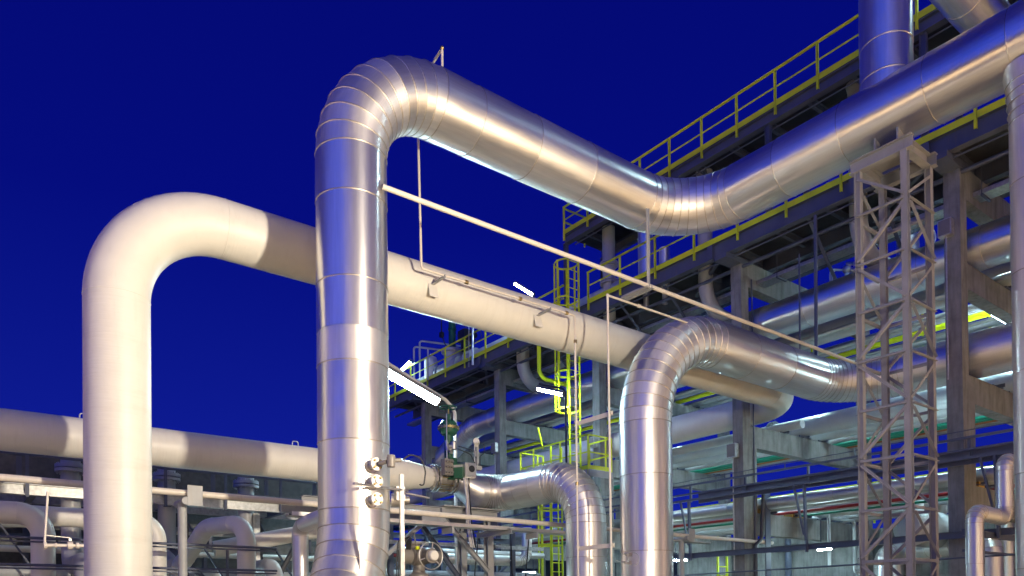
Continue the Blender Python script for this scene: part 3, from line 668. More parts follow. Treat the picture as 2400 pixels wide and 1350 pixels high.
# ------------------------------------------------------------------ ladder, cage and platform
LX, LY = 16.6, 18.15
def ladder(label, x, y, z0, z1, cz0, cz1, flare=True, dirY=1):
    t = thing('caged_ladder', label, 'ladder', (x, y, z0))
    for s in (-.23, .23):
        mb = MB(); mb.b2((x+s-.012, y-.035, z0), (x+s+.012, y+.035, z1)); mb.build('side_rail', YEL, t)
    z = z0+.2
    while z < z1-.1: MB().cyl((x-.218, y, z), (x+.218, y, z), .014, n=8).build('rung', YEL, t); z += .30
    c = V(x, y+.36*dirY, 0); z = cz0; first = True
    while z <= cz1+.01:
        mb = MB(); pts = []
        for i in range(17):
            a = R_(-215+ 250*i/16) if dirY > 0 else R_(-35+250*i/16)
            pts.append(V(c.x + .37*math.cos(a+math.pi/2+R_(90)), c.y+.40*math.sin(a+math.pi/2+R_(90)), z))
        pts = [V(x+.23, y+.03*dirY, z)] + [V(c.x+.38*math.sin(R_(128-256*i/16)), c.y+.40*dirY*math.cos(R_(128-256*i/16)), z) for i in range(17)] + [V(x-.23, y+.03*dirY, z)]
        for i in range(len(pts)-1):
            a, b = pts[i], pts[i+1]
            mb.bar(a, b+(b-a).normalized()*.01, .008, .06)
        mb.build('cage_hoop', YEL, t); z += 1.22
    for a in (90, 45, 0, -45, -90):
        p = c+V(.38*math.sin(R_(a)), .40*dirY*math.cos(R_(a)), 0); mb = MB(); mb.b2((p.x-.02, p.y-.02, cz0-.03), (p.x+.02, p.y+.02, cz1+.03)); mb.build('cage_bar', YEL, t)
    return t
ladder('yellow caged ladder rising from the small platform past the white pipe', LX, LY, 5.98, 13.25, 8.25, 13.13)
ladder('yellow caged ladder below the small platform, behind the short silver pipe', LX-.1, 19.0, 0, 7.1, 2.6, 6.3)
t = thing('access_platform', 'small yellow railed platform halfway up the caged ladder', 'platform', (16.4, 18.7, 5.9))
px0, px1, py0, py1, pz = 15.85, 16.85, 16.75, 20.1, 5.93
MB().b2((px0, py0, pz), (px1, py1, pz+.04)).build('deck', GALV, t)
mb = MB(); mb.b2((px0-.02, py0-.05, pz-.2), (px1, py0-.003, pz+.0)); mb.build('edge_channel', TOWER, t)
mb = MB(); mb.b2((px0-.05, py0, pz-.2), (px0-.003, py1, pz)); mb.build('edge_channel', TOWER, t)
for (a, b) in (((px0, py0), (px0, py1)), ((px0, py0), (px1, py0)), ((px1, py0), (px1, py0+1.0)), ((px0, py1), (px1, py1))):
    for z, w in ((pz+1.08, .045), (pz+.55, .04)): MB().bar((*a, z), (*b, z), .03, w).build('rail', YEL, t)
    MB().bar((*a, pz+.09), (*b, pz+.09), .012, .13).build('toe_board', YEL, t)
for p in ((px0, py0), (px0, 18.05), (px0, 19.4), (px0, py1), (px1, py0), (px1, py0+1.0), (16.6, py0), (px1, py1), (16.6, py1)):
    MB().bar((*p, pz-.18), (*p, pz+1.08), .06, .02, (0, 1, 0)).build('post', YEL, t)
MB().bar((15.85, 18.9, pz+1.0), (15.85, 19.15, pz+1.75), .03, .05).build('gate_bar', YEL, t)
# yellow gas pipe by the ladder
p = at(1263, 815, X=17.1); q = at(1300, 870, X=17.1)
t = thing('gas_pipe', 'yellow pipe with a bend beside the ladder cage under the white pipe', 'pipe', (p.x, p.y, p.z))
mb = MB(); mb.path([(17.1, p.y, 11.3), (17.1, p.y, 9.95), (23, p.y, 9.75)], .075, 16, .35, 8); mb.build('bend', YEL, t)
# lamps that show
lamp(at(1208, 664, X=17.3), at(1250, 690, X=17.7), 'lit fluorescent tube above the white pipe, against the sky', .06, stem=-2.2)
lamp(at(934, 874, X=17.2), at(962, 846, X=17.2), 'lit fluorescent tube tilted upward on the left end of the walkway', .06, stem=-1.2, tube=TUBE_WEAK)
t = lamp(at(1025, 938, Y=17.2), at(905, 868, Y=17.2), 'largest lit fluorescent tube, on a bent pole above the green valve', .115)
mb = MB(); a = at(1068, 1110, Y=17.35); b = at(1066, 962, Y=17.35); c = at(1045, 938, Y=17.35); d = at(900, 846, Y=17.35)
mb.path([a-V(0, 0, 4.4), b, c, d], .048, 14, .3, 8); mb.build('pole', CREAM, t)
t = lamp(at(1263, 910, X=15.6), at(1320, 922, X=15.75), 'lit fluorescent tube on a dark pole in front of the ladder cage', .07)
mb = MB(); a = at(1328, 1095, X=15.8); b = at(1325, 912, X=15.8); c = at(1264, 900, X=15.6); mb.path([a, b, c], .035, 12, .25, 8); mb.build('pole', DARKST, t)
lamp(at(1918, 1286, X=20.5), at(1950, 1282, X=20.5), 'lit fluorescent tube under the lowest rack beam left of the tower', stem=.8)
lamp(at(1577, 1311, X=21.), at(1612, 1310, X=21.), 'lit fluorescent tube low beside the silver riser right of centre', stem=.8)
lamp(at(1225, 1341, X=20.), at(1256, 1340, X=20.), 'lit fluorescent tube at the bottom edge below the short silver pipe', stem=1.2)
# ------------------------------------------------------------------ green control valve
t = thing('control_valve', 'green control valve with handwheel on top, between the white and silver pipes', 'valve', (XF, W2Y, W2Z))
def G(h): return V(9.26, W2Y, h)
mb = MB(); mb.lathe((XF-.26, W2Y, W2Z), (1, 0, 0), [(.22, 0), (.20, .08), (.25, .26), (.20, .46), (.22, .54)], 32); mb.build('body', MOTOR, t)
for x in (XF-.29, XF-.20, XF+.20, XF+.30): flange(t, (x, W2Y, W2Z), (1, 0, 0), .315, .05, 'flange', STAIN, 14)
mb = MB()
for k in range(10):
    a = 2*math.pi*k/10; mb.cyl((XF-.3, W2Y+.27*math.cos(a), W2Z+.27*math.sin(a)), (XF+.3, W2Y+.27*math.cos(a), W2Z+.27*math.sin(a)), .013, n=8)
mb.build('stud_bolts', BRASS, t)
mb = MB(); mb.b2((9.12, W2Y-.42, 4.62), (9.40, W2Y+.05, 4.95)); mb.b2((9.16, W2Y-.2, 4.9), (9.36, W2Y+.1, 5.12)); mb.b2((9.06, W2Y-.3, 4.60), (9.46, W2Y+.1, 4.64)); mb.build('yoke', GREEN, t)
MB().lathe(G(5.05), (0, 0, 1), [(.11, 0), (.10, .03), (.10, .62), (.125, .66)], 32).build('column', GREEN, t)
MB().lathe(G(5.66), (0, 0, 1), [(.09, 0), (.15, .01), (.19, .05), (.21, .10), (.225, .15), (.225, .19), (.205, .20), (.195, .27), (.15, .33), (.05, .355), (.04, .48), (.03, .49), (.0, .495)], 40).build('diaphragm_case', GREEN, t)
mb = MB(); mb.lathe(G(5.80), (0, 0, 1), [(.222, 0), (.245, .004), (.245, .045), (.222, .05)], 40)
for k in range(22):
    a = 2*math.pi*k/22; p = G(5.825)+V(.237*math.cos(a), .237*math.sin(a), 0); mb.cyl(p-V(0, 0, .04), p+V(0, 0, .04), .010, n=6)
mb.build('bolted_rim', BRASS, t)
MB().cyl(G(6.15), G(6.31), .018, n=12).build('stem', BRASS, t)
hw = MB(); hw.torus(G(6.30), (0, 0, 1), .185, .018, 40, 10); hw = hw.build('handwheel', GREEN, t)
mb = MB(); mb.cyl(G(6.26), G(6.34), .04, n=16)
for k in range(4):
    a = R_(20+90*k); mb.bar(G(6.30), G(6.30)+V(.185*math.cos(a), .185*math.sin(a), 0), .025, .014)
mb.build('spokes', GREEN, hw)
mb = MB(); mb.b2((8.86, W2Y-.46, 4.66), (9.08, W2Y-.30, 5.02))
for i in range(3):
    for j in range(3): mb.cyl((8.90+.07*i, W2Y-.46, 4.72+.12*j), (8.90+.07*i, W2Y-.52, 4.72+.12*j), .025, n=10)
mb.build('solenoid_block', MOTOR, t)
mb = MB(); mb.b2((9.36, W2Y-.52, 4.66), (9.66, W2Y-.30, 4.98)); mb.b2((9.40, W2Y-.54, 4.70), (9.62, W2Y-.521, 4.94)); o = mb.build('positioner', STAIN, t)
MB().cyl((9.52, W2Y-.54, 4.84), (9.52, W2Y-.56, 4.84), .075, n=24).build('gauge', BLACK, o)
mb = MB(); mb.lathe((9.20, W2Y-.30, 5.27), (0, 0, 1), [(0, 0), (.075, .01), (.075, .17), (.05, .2), (0, .2)], 18); mb.cyl((9.0, W2Y-.3, 5.35), (9.2, W2Y-.3, 5.33), .045, n=14); mb.cyl((9.0, W2Y-.36, 5.22), (9.0, W2Y-.30, 5.45), .04, n=12); mb.cyl((9.1, W2Y-.38, 5.2), (9.1, W2Y-.30, 5.25), .05, n=12); mb.build('regulator', STAIN, t)
mb = MB(); mb.path([(8.98, W2Y-.36, 4.65), (8.98, W2Y-.36, 6.06), (9.15, W2Y-.1, 6.05)], .012, 8, .05); mb.build('impulse_tube', STAIN, t)
mb = MB(); mb.path([(9.28, W2Y-.34, 5.30), (9.6, W2Y-.4, 5.2), (9.72, W2Y-.45, 4.9), (9.55, W2Y-.5, 4.66)], .014, 8, .12); mb.path([(9.30, W2Y-.34, 5.36), (9.65, W2Y-.4, 5.3), (9.82, W2Y-.42, 5.0), (9.68, W2Y-.46, 4.8)], .012, 8, .12); mb.build('cable_loop', BLACK, t)
# cable and tube bundle dropping from the valve
t = thing('cable_bundle', 'bundle of metal conduits dropping from the green valve to the tray', 'cable', (9.35, 13.9, 3.4))
for k, dx in enumerate((-.07, -.03, .02, .07)):
    mb = MB(); mb.path([(9.36+dx, 13.85, 4.62), (9.37+dx*.6, 13.8, 4.2), (9.33+dx, 13.7, 3.6), (9.36+dx, 13.6, 3.05)], .016, 8, .2); mb.build('conduit', (STAIN, CREAM, STAIN, BLACK)[k], t)
# pressure transmitter on its post
t = thing('pressure_transmitter', 'small white pressure transmitter on a post above the silver cone', 'instrument', (9.78, 14.0, 4.9))
mb = MB(); mb.b2((9.74, 13.97, 4.9), (9.80, 14.03, 5.42)); mb.b2((9.68, 13.94, 4.86), (9.86, 14.06, 4.95)); mb.build('post', TOWER, t)
mb = MB(); mb.bar((9.7, 14.0, 4.98), (9.05, 14.0, 4.86), .05, .05); mb.build('bracket', TOWER, t)
mb = MB(); mb.cyl((9.70, 13.93, 5.5), (9.80, 14.05, 5.5), .075, n=20); mb.lathe((9.75, 14.0, 5.38), (0, 0, 1), [(.03, 0), (.05, .05), (.05, .2), (0, .21)], 14); mb.cyl((9.70, 13.93, 5.5), (9.66, 13.88, 5.5), .06, n=16); mb.build('head', WHITE, t)
mb = MB(); mb.path([(9.82, 13.98, 5.5), (9.95, 13.95, 5.45), (9.93, 13.95, 5.25), (9.83, 13.97, 5.18), (9.83, 13.97, 4.95)], .010, 8, .06); mb.build('cable', BLACK, t)
mb = MB(); mb.cyl((9.68, 13.97, 5.42), (9.68, 13.97, 4.95), .012, n=8); mb.box((9.68, 13.96, 5.22), (.05, .05, .12)); mb.bar((9.68, 13.95, 5.2), (9.60, 13.92, 5.22), .015, .015); mb.build('manifold', STAIN, t)
# instrument stand in front of the big silver riser
t = thing('instrument_stand', 'slim metal instrument stand in front of the largest silver riser', 'stand', (4.9, 9.2, 0))
mb = MB(); mb.angle((4.50, 9.14, 0), (4.50, 9.14, 3.52), .045, .008); mb.build('upright', STAIN, t)
mb = MB(); mb.b2((5.20, 9.36, 0), (5.26, 9.40, 3.62)); mb.b2((5.16, 9.40, 3.25), (5.30, 9.47, 3.45)); mb.build('upright', STAIN, t)
mb = MB(); mb.bar((4.36, 9.10, 3.37), (5.34, 9.42, 3.40), .05, .03); mb.bar((5.2, 9.4, 3.37), (5.75, 9.5, 3.34), .05, .02); mb.build('crossbar', STAIN, t)
mb = MB(); mb.cyl((5.2, 9.62, 3.28), (5.36, 9.52, 3.28), .10, n=24); mb.cyl((5.36, 9.52, 3.28), (5.42, 9.49, 3.28), .06, n=20); mb.build('junction_head', STAIN, t)
# ------------------------------------------------------------------ support frame under the short silver pipe
t = thing('support_frame', 'grey steel support frame with diagonals below the green valve and silver cone', 'frame', (8.8, 14, 0))
FY = 14.0; cx = 10.07; bx = 8.80
MB().ibeam((5.6, FY, 3.83), (cx+.25, FY, 3.83), .21, .16, .014).build('beam', TOWER, t)
MB().ibeam((5.6, FY+1.1, 3.83), (cx+.25, FY+1.1, 3.83), .21, .16, .014).build('beam', TOWER, t)
MB().ibeam((cx, FY-.35, 3.62), (cx, FY+1.3, 3.62), .16, .14, .014).build('cross_beam', STEEL, t)
MB().ibeam((cx, FY, 0), (cx, FY, 3.72), .17, .16, .014, (0, 1, 0)).build('column', TOWER, t)
MB().ibeam((cx, FY+1.1, 0), (cx, FY+1.1, 3.72), .17, .16, .014, (0, 1, 0)).build('column', TOWER, t)
MB().ibeam((bx, FY-.05, 3.70), (cx-.06, FY-.05, 2.55), .10, .10, .012).build('diagonal', TOWER, t)
MB().ibeam((bx+.1, FY+1.1, 3.70), (cx-.06, FY+1.1, 2.4), .10, .10, .012).build('diagonal', STEEL, t)
MB().ibeam((bx-.35, FY-.05, 3.68), (7.3, FY-.05, 2.75), .09, .09, .012).build('diagonal', TOWER, t)
mb = MB(); mb.b2((bx-.55, FY-.09, 3.50), (bx+.05, FY-.07, 3.72)); mb.b2((bx-.04, FY-.088, 3.52), (bx+.04, FY+.06, 3.93)); mb.build('gusset_plate', TOWER, t)
MB().b2((bx-.06, FY-.2, 3.945), (cx+.3, FY+1.3, 3.97)).build('grating', GALV, t)
# long thin pipe with T posts, and cable tray below it
TY_ = 12.6
def tz(u, v): return at(u, v, Y=TY_)
z0 = 1.7+TY_*math.tan(R_(8.5))
t = thing('thin_pipe', 'long thin cream pipe low across the picture from left edge to the rack', 'pipe', (5, TY_, z0))
MB().cyl((-5, TY_, z0+.05), (19.2, TY_, z0-.08), .052, n=20).build('straight_run', CREAM, t)
for u, lab in ((432, 'T shaped cream pipe post right of the white riser'), (1605, 'T shaped grey pipe post right of the bent silver riser')):
    x = at(u, 1230, Y=TY_).x; t = thing('pipe_post', lab, 'post', (x, TY_, 0), 'T posts under the low thin pipe')
    MB().cyl((x, TY_+.12, 0), (x, TY_+.12, z0-.12), .07, n=24).build('upright', TOWER, t)
    MB().cyl((x, TY_-.12, z0-.13), (x, TY_+.42, z0-.13), .062, n=20).build('arm', TOWER, t)
    MB().b2((x+.02, TY_-.125, z0-.20), (x+.25, TY_-.11, z0+.12)).build('end_plate', TOWER, t)
    if u > 1000: MB().b2((x-.5, TY_+.1, z0-.2), (x+1.2, TY_+.4, z0-.17)).build('shelf', TOWER, t)
t = thing('cable_tray', 'narrow steel cable tray just below the low thin cream pipe', 'tray', (7, TY_+.2, 3.3))
zt2 = 1.7+(TY_+.25)*math.tan(R_(7.48))
mb = MB(); mb.b2((4.9, TY_+.1, zt2-.02), (12.4, TY_+.4, zt2-.012)); mb.b2((4.9, TY_+.09, zt2-.02), (12.4, TY_+.1, zt2+.05)); mb.b2((4.9, TY_+.4, zt2-.02), (12.4, TY_+.41, zt2+.05)); mb.build('channel', STAIN, t)
for k in range(4): MB().cyl((4.9, TY_+.15+.06*k, zt2+.01), (12.4, TY_+.15+.06*k, zt2+.01), .014, n=8).build('cable', (STAIN, BLACK, CREAM, STAIN)[k], t)
for x in (8.2, 10.4, 12.0): MB().b2((x, TY_+.05, zt2-.16), (x+.05, TY_+.45, zt2-.03)).build('bracket', TOWER, t)
x = at(1145, 1222, Y=TY_).x
for u in (1180, 1205): pass
p = at(1190, 1225, Y=TY_); tag(MB().ibeam((p.x+.1, TY_-.0, 3.34), (p.x+.1, TY_+1.3, 3.34), .11, .10, .01).build('short_beam', TOWER), 'short steel stub beam under the low thin pipe', 'beam')
# motor actuator with a handwheel
t = thing('motor_actuator', 'grey electric valve actuator with a round handwheel at the bottom edge', 'actuator', (7.3, 12.4, 2.3))
MB().lathe((6.86, 12.4, 2.70), (1, 0, 0), [(0, 0), (.13, .0), (.15, .03), (.15, .22), (.12, .24), (.17, .25), (.17, .52), (.12, .56), (.12, .86), (.10, .88), (0, .88)], 28).build('gearbox', MOTOR, t)
mb = MB(); mb.cyl((7.36, 12.4, 2.70), (7.36, 12.05, 2.70), .14, n=28); mb.build('drive_housing', MOTOR, t)
MB().lathe((7.36, 12.06, 2.70), (0, -1, 0), [(.10, 0), (.10, .07), (.085, .10), (0, .105)], 28).build('hub_cap', WHITE, t)
w = MB(); w.torus((7.36, 12.10, 2.70), (0, 1, 0), .255, .013, 44, 8); w = w.build('handwheel', STAIN, t)
mb = MB()
for k in range(3):
    a = R_(80+120*k); mb.bar((7.36, 12.10, 2.70), (7.36+.255*math.cos(a), 12.10, 2.70+.255*math.sin(a)), .02, .012, (0, 1, 0))
mb.build('spokes', STAIN, w)
mb = MB(); mb.lathe((7.2, 12.42, 2.82), (0, 0, 1), [(.10, 0), (.10, .10), (.14, .11), (.14, .14), (.0, .15)], 20); mb.bar((7.16, 12.3, 2.9), (7.08, 12.25, 3.12), .025, .012); mb.build('declutch_top', MOTOR, t)
MB().b2((7.12, 12.22, 2.82), (7.19, 12.27, 2.88)).build('yellow_tag', YEL, t)
mb = MB()
for k in range(5): mb.path([(6.95+.02*k, 12.3, 2.82), (6.92+.03*k, 12.25, 3.02+.02*k), (6.72+.03*k, 12.2, 2.98), (6.68+.035*k, 12.2, 2.6), (6.70+.035*k, 12.2, 1.9)], .012, 6, .1)
mb.build('cable_set', BLACK, t)
MB().lathe((7.3, 12.45, 2.0), (0, 0, 1), [(.2, -2.0), (.2, .35), (.12, .4), (.1, .6)], 24).build('valve_body', MOTOR, t)
# ------------------------------------------------------------------ left rack: girder, rail, flanged nozzles
LYY = 16.5
t = thing('steel_gallery', 'steel gallery with flat girder and grey rail behind the white riser at lower left', 'gallery', (2, LYY, 3.9))
XR = 6.72
MB().ibeam((-7, LYY, 4.0), (XR, LYY, 4.0), .20, .16, .012).build('girder', GALV, t)
MB().ibeam((-7, LYY+1.2, 4.0), (XR+2, LYY+1.2, 4.0), .20, .16, .012).build('girder', GALV, t)
MB().b2((-7, LYY-.01, 4.10), (XR+1.4, LYY+.005, 4.25)).build('kick_plate', STEEL, t)
MB().cyl((-7, LYY-.03, 4.645), (XR+1.6, LYY-.03, 4.645), .026, n=14).build('handrail', STEEL, t)
for x in (-.9, .3, 1.303, 2.5, 3.687, 4.883, 6.089, 7.1): MB().b2((x-.03, LYY-.09, 3.86), (x+.03, LYY-.07, 4.9)).build('post', STEEL, t)
for x in (1.18, 2.3, 4.643, 5.785, 6.904): MB().b2((x-.045, LYY-.02, 4.25), (x+.045, LYY+.0, 4.63)).build('bar', STEEL, t)
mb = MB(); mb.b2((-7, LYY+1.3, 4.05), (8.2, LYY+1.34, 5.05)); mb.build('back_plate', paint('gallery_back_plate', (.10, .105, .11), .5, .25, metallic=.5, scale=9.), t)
for k in range(4): MB().ibeam((-1.0+2.4*k, LYY+.08, 4.0), (-1.0+2.4*k, LYY+1.12, 4.0), .2, .12, .012).build('joist', STEEL, t)
MB().ibeam((XR-.1, LYY-.0, 0), (XR-.1, LYY-.0, 3.88), .16, .16, .012, (0, 1, 0)).build('column', GALV, t)
MB().ibeam((2.9, LYY+.6, 0), (2.9, LYY+.6, 3.88), .16, .16, .012, (0, 1, 0)).build('column', GALV, t)
MB().ibeam((5.65, LYY+.3, 0), (5.65, LYY+.3, 3.88), .14, .14, .012, (0, 1, 0)).build('column', GALV, t)
MB().ibeam((3.6, LYY-.0, 3.2), (5.0, LYY+.1, 1.9), .09, .09, .012).build('brace', STEEL, t)
MB().ibeam((6.45, LYY-.0, 3.2), (5.6, LYY+.0, 1.6), .09, .09, .012).build('brace', DARKST, t)
for k, (xc, lab) in enumerate(((1.95, 'flanged grey nozzle left of the white riser'), (3.61, 'flanged grey nozzle just right of the white riser'), (5.18, 'flanged grey nozzle left of the silver riser'))):
    t = thing('flanged_nozzle', lab, 'nozzle', (xc, 17.0, 3), 'grey flanged nozzles in the gallery')
    xc *= 17./16.; 
    MB().cyl((xc, 17.0, 3.0), (xc, 17.0, 4.52), .175, n=32).build('riser', GREYP, t)
    flange(t, (xc, 17.0, 4.50), (0, 0, 1), .275, .06, 'flange', GREYP, 16); flange(t, (xc, 17.0, 4.585), (0, 0, 1), .275, .07, 'flange', GREYP, 16)
    MB().cyl((xc, 17.0, 4.62), (xc, 17.0, 5.3), .175, n=32).build('riser', GREYP, t)
    pipe(t, [(xc, 17.0, 3.05), (xc, 17.0, 2.62), (xc, 16.4 if k == 1 else 15.2, 2.62)] + ([] if k == 1 else [(xc, 15.2, 0)]), .175, .38, GREYP, 28)
# curved white pipes below the gallery
def loop(label, pts, r, R, mat=WHITE, Rs=None):
    t = thing('curved_pipe', label, 'pipe', pts[0], 'curved pipes below the gallery'); pipe(t, pts, r, R, mat, 36, None, .005, False, 10, Rs); return t
loop('grey white pipe bending down at the lower left corner', [(-6, 14.0, 3.28), (1.32, 14.0, 3.28), (1.32, 14.0, 0)], .172, .36)
loop('white pipe end bending down just right of the white riser', [(-5, 14.6, 3.32), (3.12, 14.6, 3.32), (3.12, 14.6, 0)], .165, .34)
loop('arched grey white pipe between the T post and the silver riser', [(3.95, 16.6, 2.62), (3.95, 16.0, 2.75), (4.1, 15.0, 3.33), (4.53, 14.0, 3.33), (4.53, 14.0, 0)], .165, .36, WHITE, {1: .5, 2: .6})
loop('pale pipe running behind the arched pipe', [(4.4, 15.6, 2.95), (6.6, 15.2, 3.45)], .165, .3)
loop('thin silvery pipe with a mitred bend beside the largest silver riser', [(5.17, 13.0, 0), (5.17, 13.0, 3.22), (5.17, 9.9, 3.4)], .145, .2, ALU)
for z, lab in ((2.86, 'upper dark conduit line crossing below the gallery'), (2.44, 'lower dark conduit line crossing below the gallery')):
    t = thing('conduit_run', lab, 'conduit', (2, 13.9, z)); MB().cyl((-6, 13.72, z+.03), (5.0, 13.72, z), .022, n=10).build('conduit', STEEL, t); MB().bar((-6, 13.77, z-.03), (5.0, 13.77, z-.05), .06, .025).build('tray', STEEL, t)
    for x in (.4, 2.6, 4.1): MB().b2((x, 13.75, z-.45), (x+.035, 13.80, z-.06)).build('bracket', STEEL, t)
# ------------------------------------------------------------------ lower part of the rack
t = thing('cable_ladder', 'three grey cable ladder rails crossing the rack columns behind the tower', 'cable ladder', (17.8, 10, 4.8))
for z, w in ((5.29, .05), (5.03, .045), (4.84, .06)): MB().b2((17.72, -2, z-.02), (17.80, 30, z+w-.02)).build('rail', STEEL, t)
MB().b2((17.90, -2, 4.74), (17.94, 14.2, 5.06)).build('channel', STEEL, t)
MB().cyl((17.7, -1, 5.47), (17.7, 19, 5.40), .011, n=8).build('wire', STEEL, t)
y = 3.0
while y < 24:
    MB().b2((17.80, y, 4.80), (17.86, y+.05, 5.30)).build('bracket', STEEL, t); MB().b2((17.69, y+.6, 5.3), (17.71, y+.62, 5.45)).build('rod', STEEL, t); y += 1.9
t = thing('low_steel_beam', 'dark low steel beam with strut hangers crossing the rack near the bottom', 'beam', (17.75, 10, 3.2))
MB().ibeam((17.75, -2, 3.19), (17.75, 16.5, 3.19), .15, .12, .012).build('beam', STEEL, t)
for u, v in ((1893, 1230), (1622, 1230), (2340, 1180)):
    y = at(u, v, X=17.8).y; MB().bar((17.66, y, 4.8), (17.66, y-.05, 3.05), .05, .09, (1, 0, 0)).build('hanger', STEEL, t); MB().bar((17.63, y+.28, 4.8), (17.63, y, 3.5), .04, .06, (1, 0, 0)).build('hanger', STEEL, t)
MB().cyl((17.6, -2, 2.75), (17.6, 17, 2.60), .02, n=8).build('cable', STEEL, t)
t = thing('riser_tray', 'upright perforated cable tray on the column behind the bent silver pipe', 'tray', (18.8, 12.6, 0))
MB().b2((18.73, 12.50, 0), (18.98, 12.53, 5.0)).build('tray', STEEL, t)
mb = MB(); mb.path([(18.3, 12.55, 0), (18.3, 12.55, 3.4), (18.6, 12.55, 3.6), (18.66, 12.5, 5.0)], .055, 12, .12); mb.build('duct', DARKST, t)
MB().cyl((18.45, 12.66, 0), (18.45, 12.66, 11), .02, n=8).build('conduit', STEEL, t)
t = thing('conduit', 'blue grey conduit running up the column behind the ladder', 'conduit', (18.35, 18.38, 0)); MB().cyl((18.36, 18.36, 0), (18.36, 18.36, 11.2), .02, n=8).build('conduit', GREYP, t)
for k, (u, v) in enumerate(((1946, 1215), (2005, 1222))):
    p = at(u, v, Y=12.4); mb = MB(); t = thing('vent_pipe', ['pale vent pipe hooked over the lowest beam left of the tower', 'second pale vent pipe hooked over the lowest beam, next to the tower leg'][k], 'pipe', (p.x, 12.45, 2))
    mb.path([(p.x-2, 13.4, 4.5), (p.x-.9, 12.45, 4.50-.1*k), (p.x, 12.45, 4.50-.1*k), (p.x, 12.45, 2.9 if k == 0 else 2.75)] + ([(p.x+.9, 12.45, 2.7)] if k else []), .05, 14, .12); mb.build('tube', PALE, t)
t = thing('concrete_wall', 'low blue lit concrete wall with tie holes behind the rack columns', 'wall', (25.6, 13, 0))
mb = MB(); mb.b2((25.6, 4.5, 0), (25.95, 21.5, 4.3)); mb.build('panel', CONC, t)
mb = MB(); mb.b2((25.3, 4.5, 2.45), (25.598, 21.5, 2.62)); mb.build('ledge', CONC, t)
for y in (10.2, 13.1, 16.0): MB().cyl((25.4, y, 0), (25.4, y, 4.2), .12, n=16).build('post', STEEL, t)
# silver pipes in the lower right corner
t = thing('insulated_pipe', 'slim silver clad pipe with two bends in the lower right corner', 'pipe', (15.87, 6.0, 0))
pipe(t, [(15.85, 6.0, 0), (15.87, 6.0, 3.46), (17.38, 6.0, 3.43), (17.38, 6.0, 4.62), (21, 6.0, 4.72)], .155, .22, ALU, 36, .9, .006, True, 5)
t = thing('insulated_pipe', 'silver clad pipe with a rounded top standing in the lower right corner', 'pipe', (20.6, 7.6, 0))
p = at(2323, 1290, Y=7.6); q = at(2359, 1290, Y=8.6)
pipe(t, [(p.x, 7.6, 0), (p.x, 7.6, 3.3), (p.x+2.6, 10.4, 3.3)], .27, .4, ALU, 40, .8, .007, True, 5)
t = thing('insulated_pipe', 'warm lit silver pipe standing behind others at the lower right edge', 'pipe', (q.x, 8.6, 0)); pipe(t, [(q.x, 8.6, 0), (q.x, 8.6, 4.1)], .26, .4, ALU, 40, 1.1, .007)
t = thing('steel_stand', 'grey steel goalpost stand around the silver pipes at lower right', 'stand', (18, 5.2, 0))
for x in (16.95,): MB().ibeam((x+.8, 5.3, 0), (x+.8, 5.3, 4.4), .14, .12, .012, (0, 1, 0)).build('column', STEEL, t)
for z in (3.05, 2.72): MB().b2((16.2, 6.3, z), (19.5, 6.36, z+(.13 if z > 3 else .05))).build('rail', STEEL, t)
# silver pipes seen low behind the tower and under the rack
p = at(2080, 1270, Y=12); q = at(2110, 1270, Y=13)
for k, (u, Y, z, r, lab) in enumerate(((2068, 11.4, 3.0, .26, 'left of two silver clad pipes standing behind the lattice tower'), (2100, 12.0, 3.3, .26, 'right of two silver clad pipes standing behind the lattice tower'))):
    x = at(u, 1290, Y=Y).x; t = thing('insulated_pipe', lab, 'pipe', (x, Y, 0)); pipe(t, [(x, Y, 0), (x, Y, z+.3), (x+5, Y, z+.3)], r, .5, ALU, 32, .9, .006, True, 6)
t = thing('storage_drum', 'pale drum lying high behind the lattice tower and rack column', 'drum', (22, 9.5, 3.5)); MB().lathe((20.8, 9.4, 3.75), (1, 0, 0), [(0, -.3), (.3, -.22), (.5, 0), (.5, 2.4), (.3, 2.62), (0, 2.7)], 36).build('shell', PALE, t)
for x in (21.2, 22.6): MB().cyl((x, 9.4, 4.15), (x, 9.4, 4.9), .14, n=20).build('nozzle', PALE, t)
# low silver bend in the middle
a = at(1155, 1313, Y=17.5); b = at(1235, 1312, Y=17.5); c = at(1238, 1260, Y=17.5)
t = thing('insulated_pipe', 'slim silver clad pipe with an upward bend low behind the steel frame', 'pipe', a); pipe(t, [(a.x-1.6, 17.5, a.z), (b.x, 17.5, a.z), (b.x, 17.5, 4.1)], .15, .32, ALU, 32, .9, .006, True, 6)
a = at(1090, 1300, Y=18.5)
t = thing('insulated_pipe', 'second slim silver pipe lying lower behind the steel frame', 'pipe', a); pipe(t, [(a.x-.3, 18.8, 3.0), (a.x+.4, 18.8, 2.3), (a.x+3.4, 18.8, 2.3)], .2, .5, ALU, 32, .9, .006, True, 6)
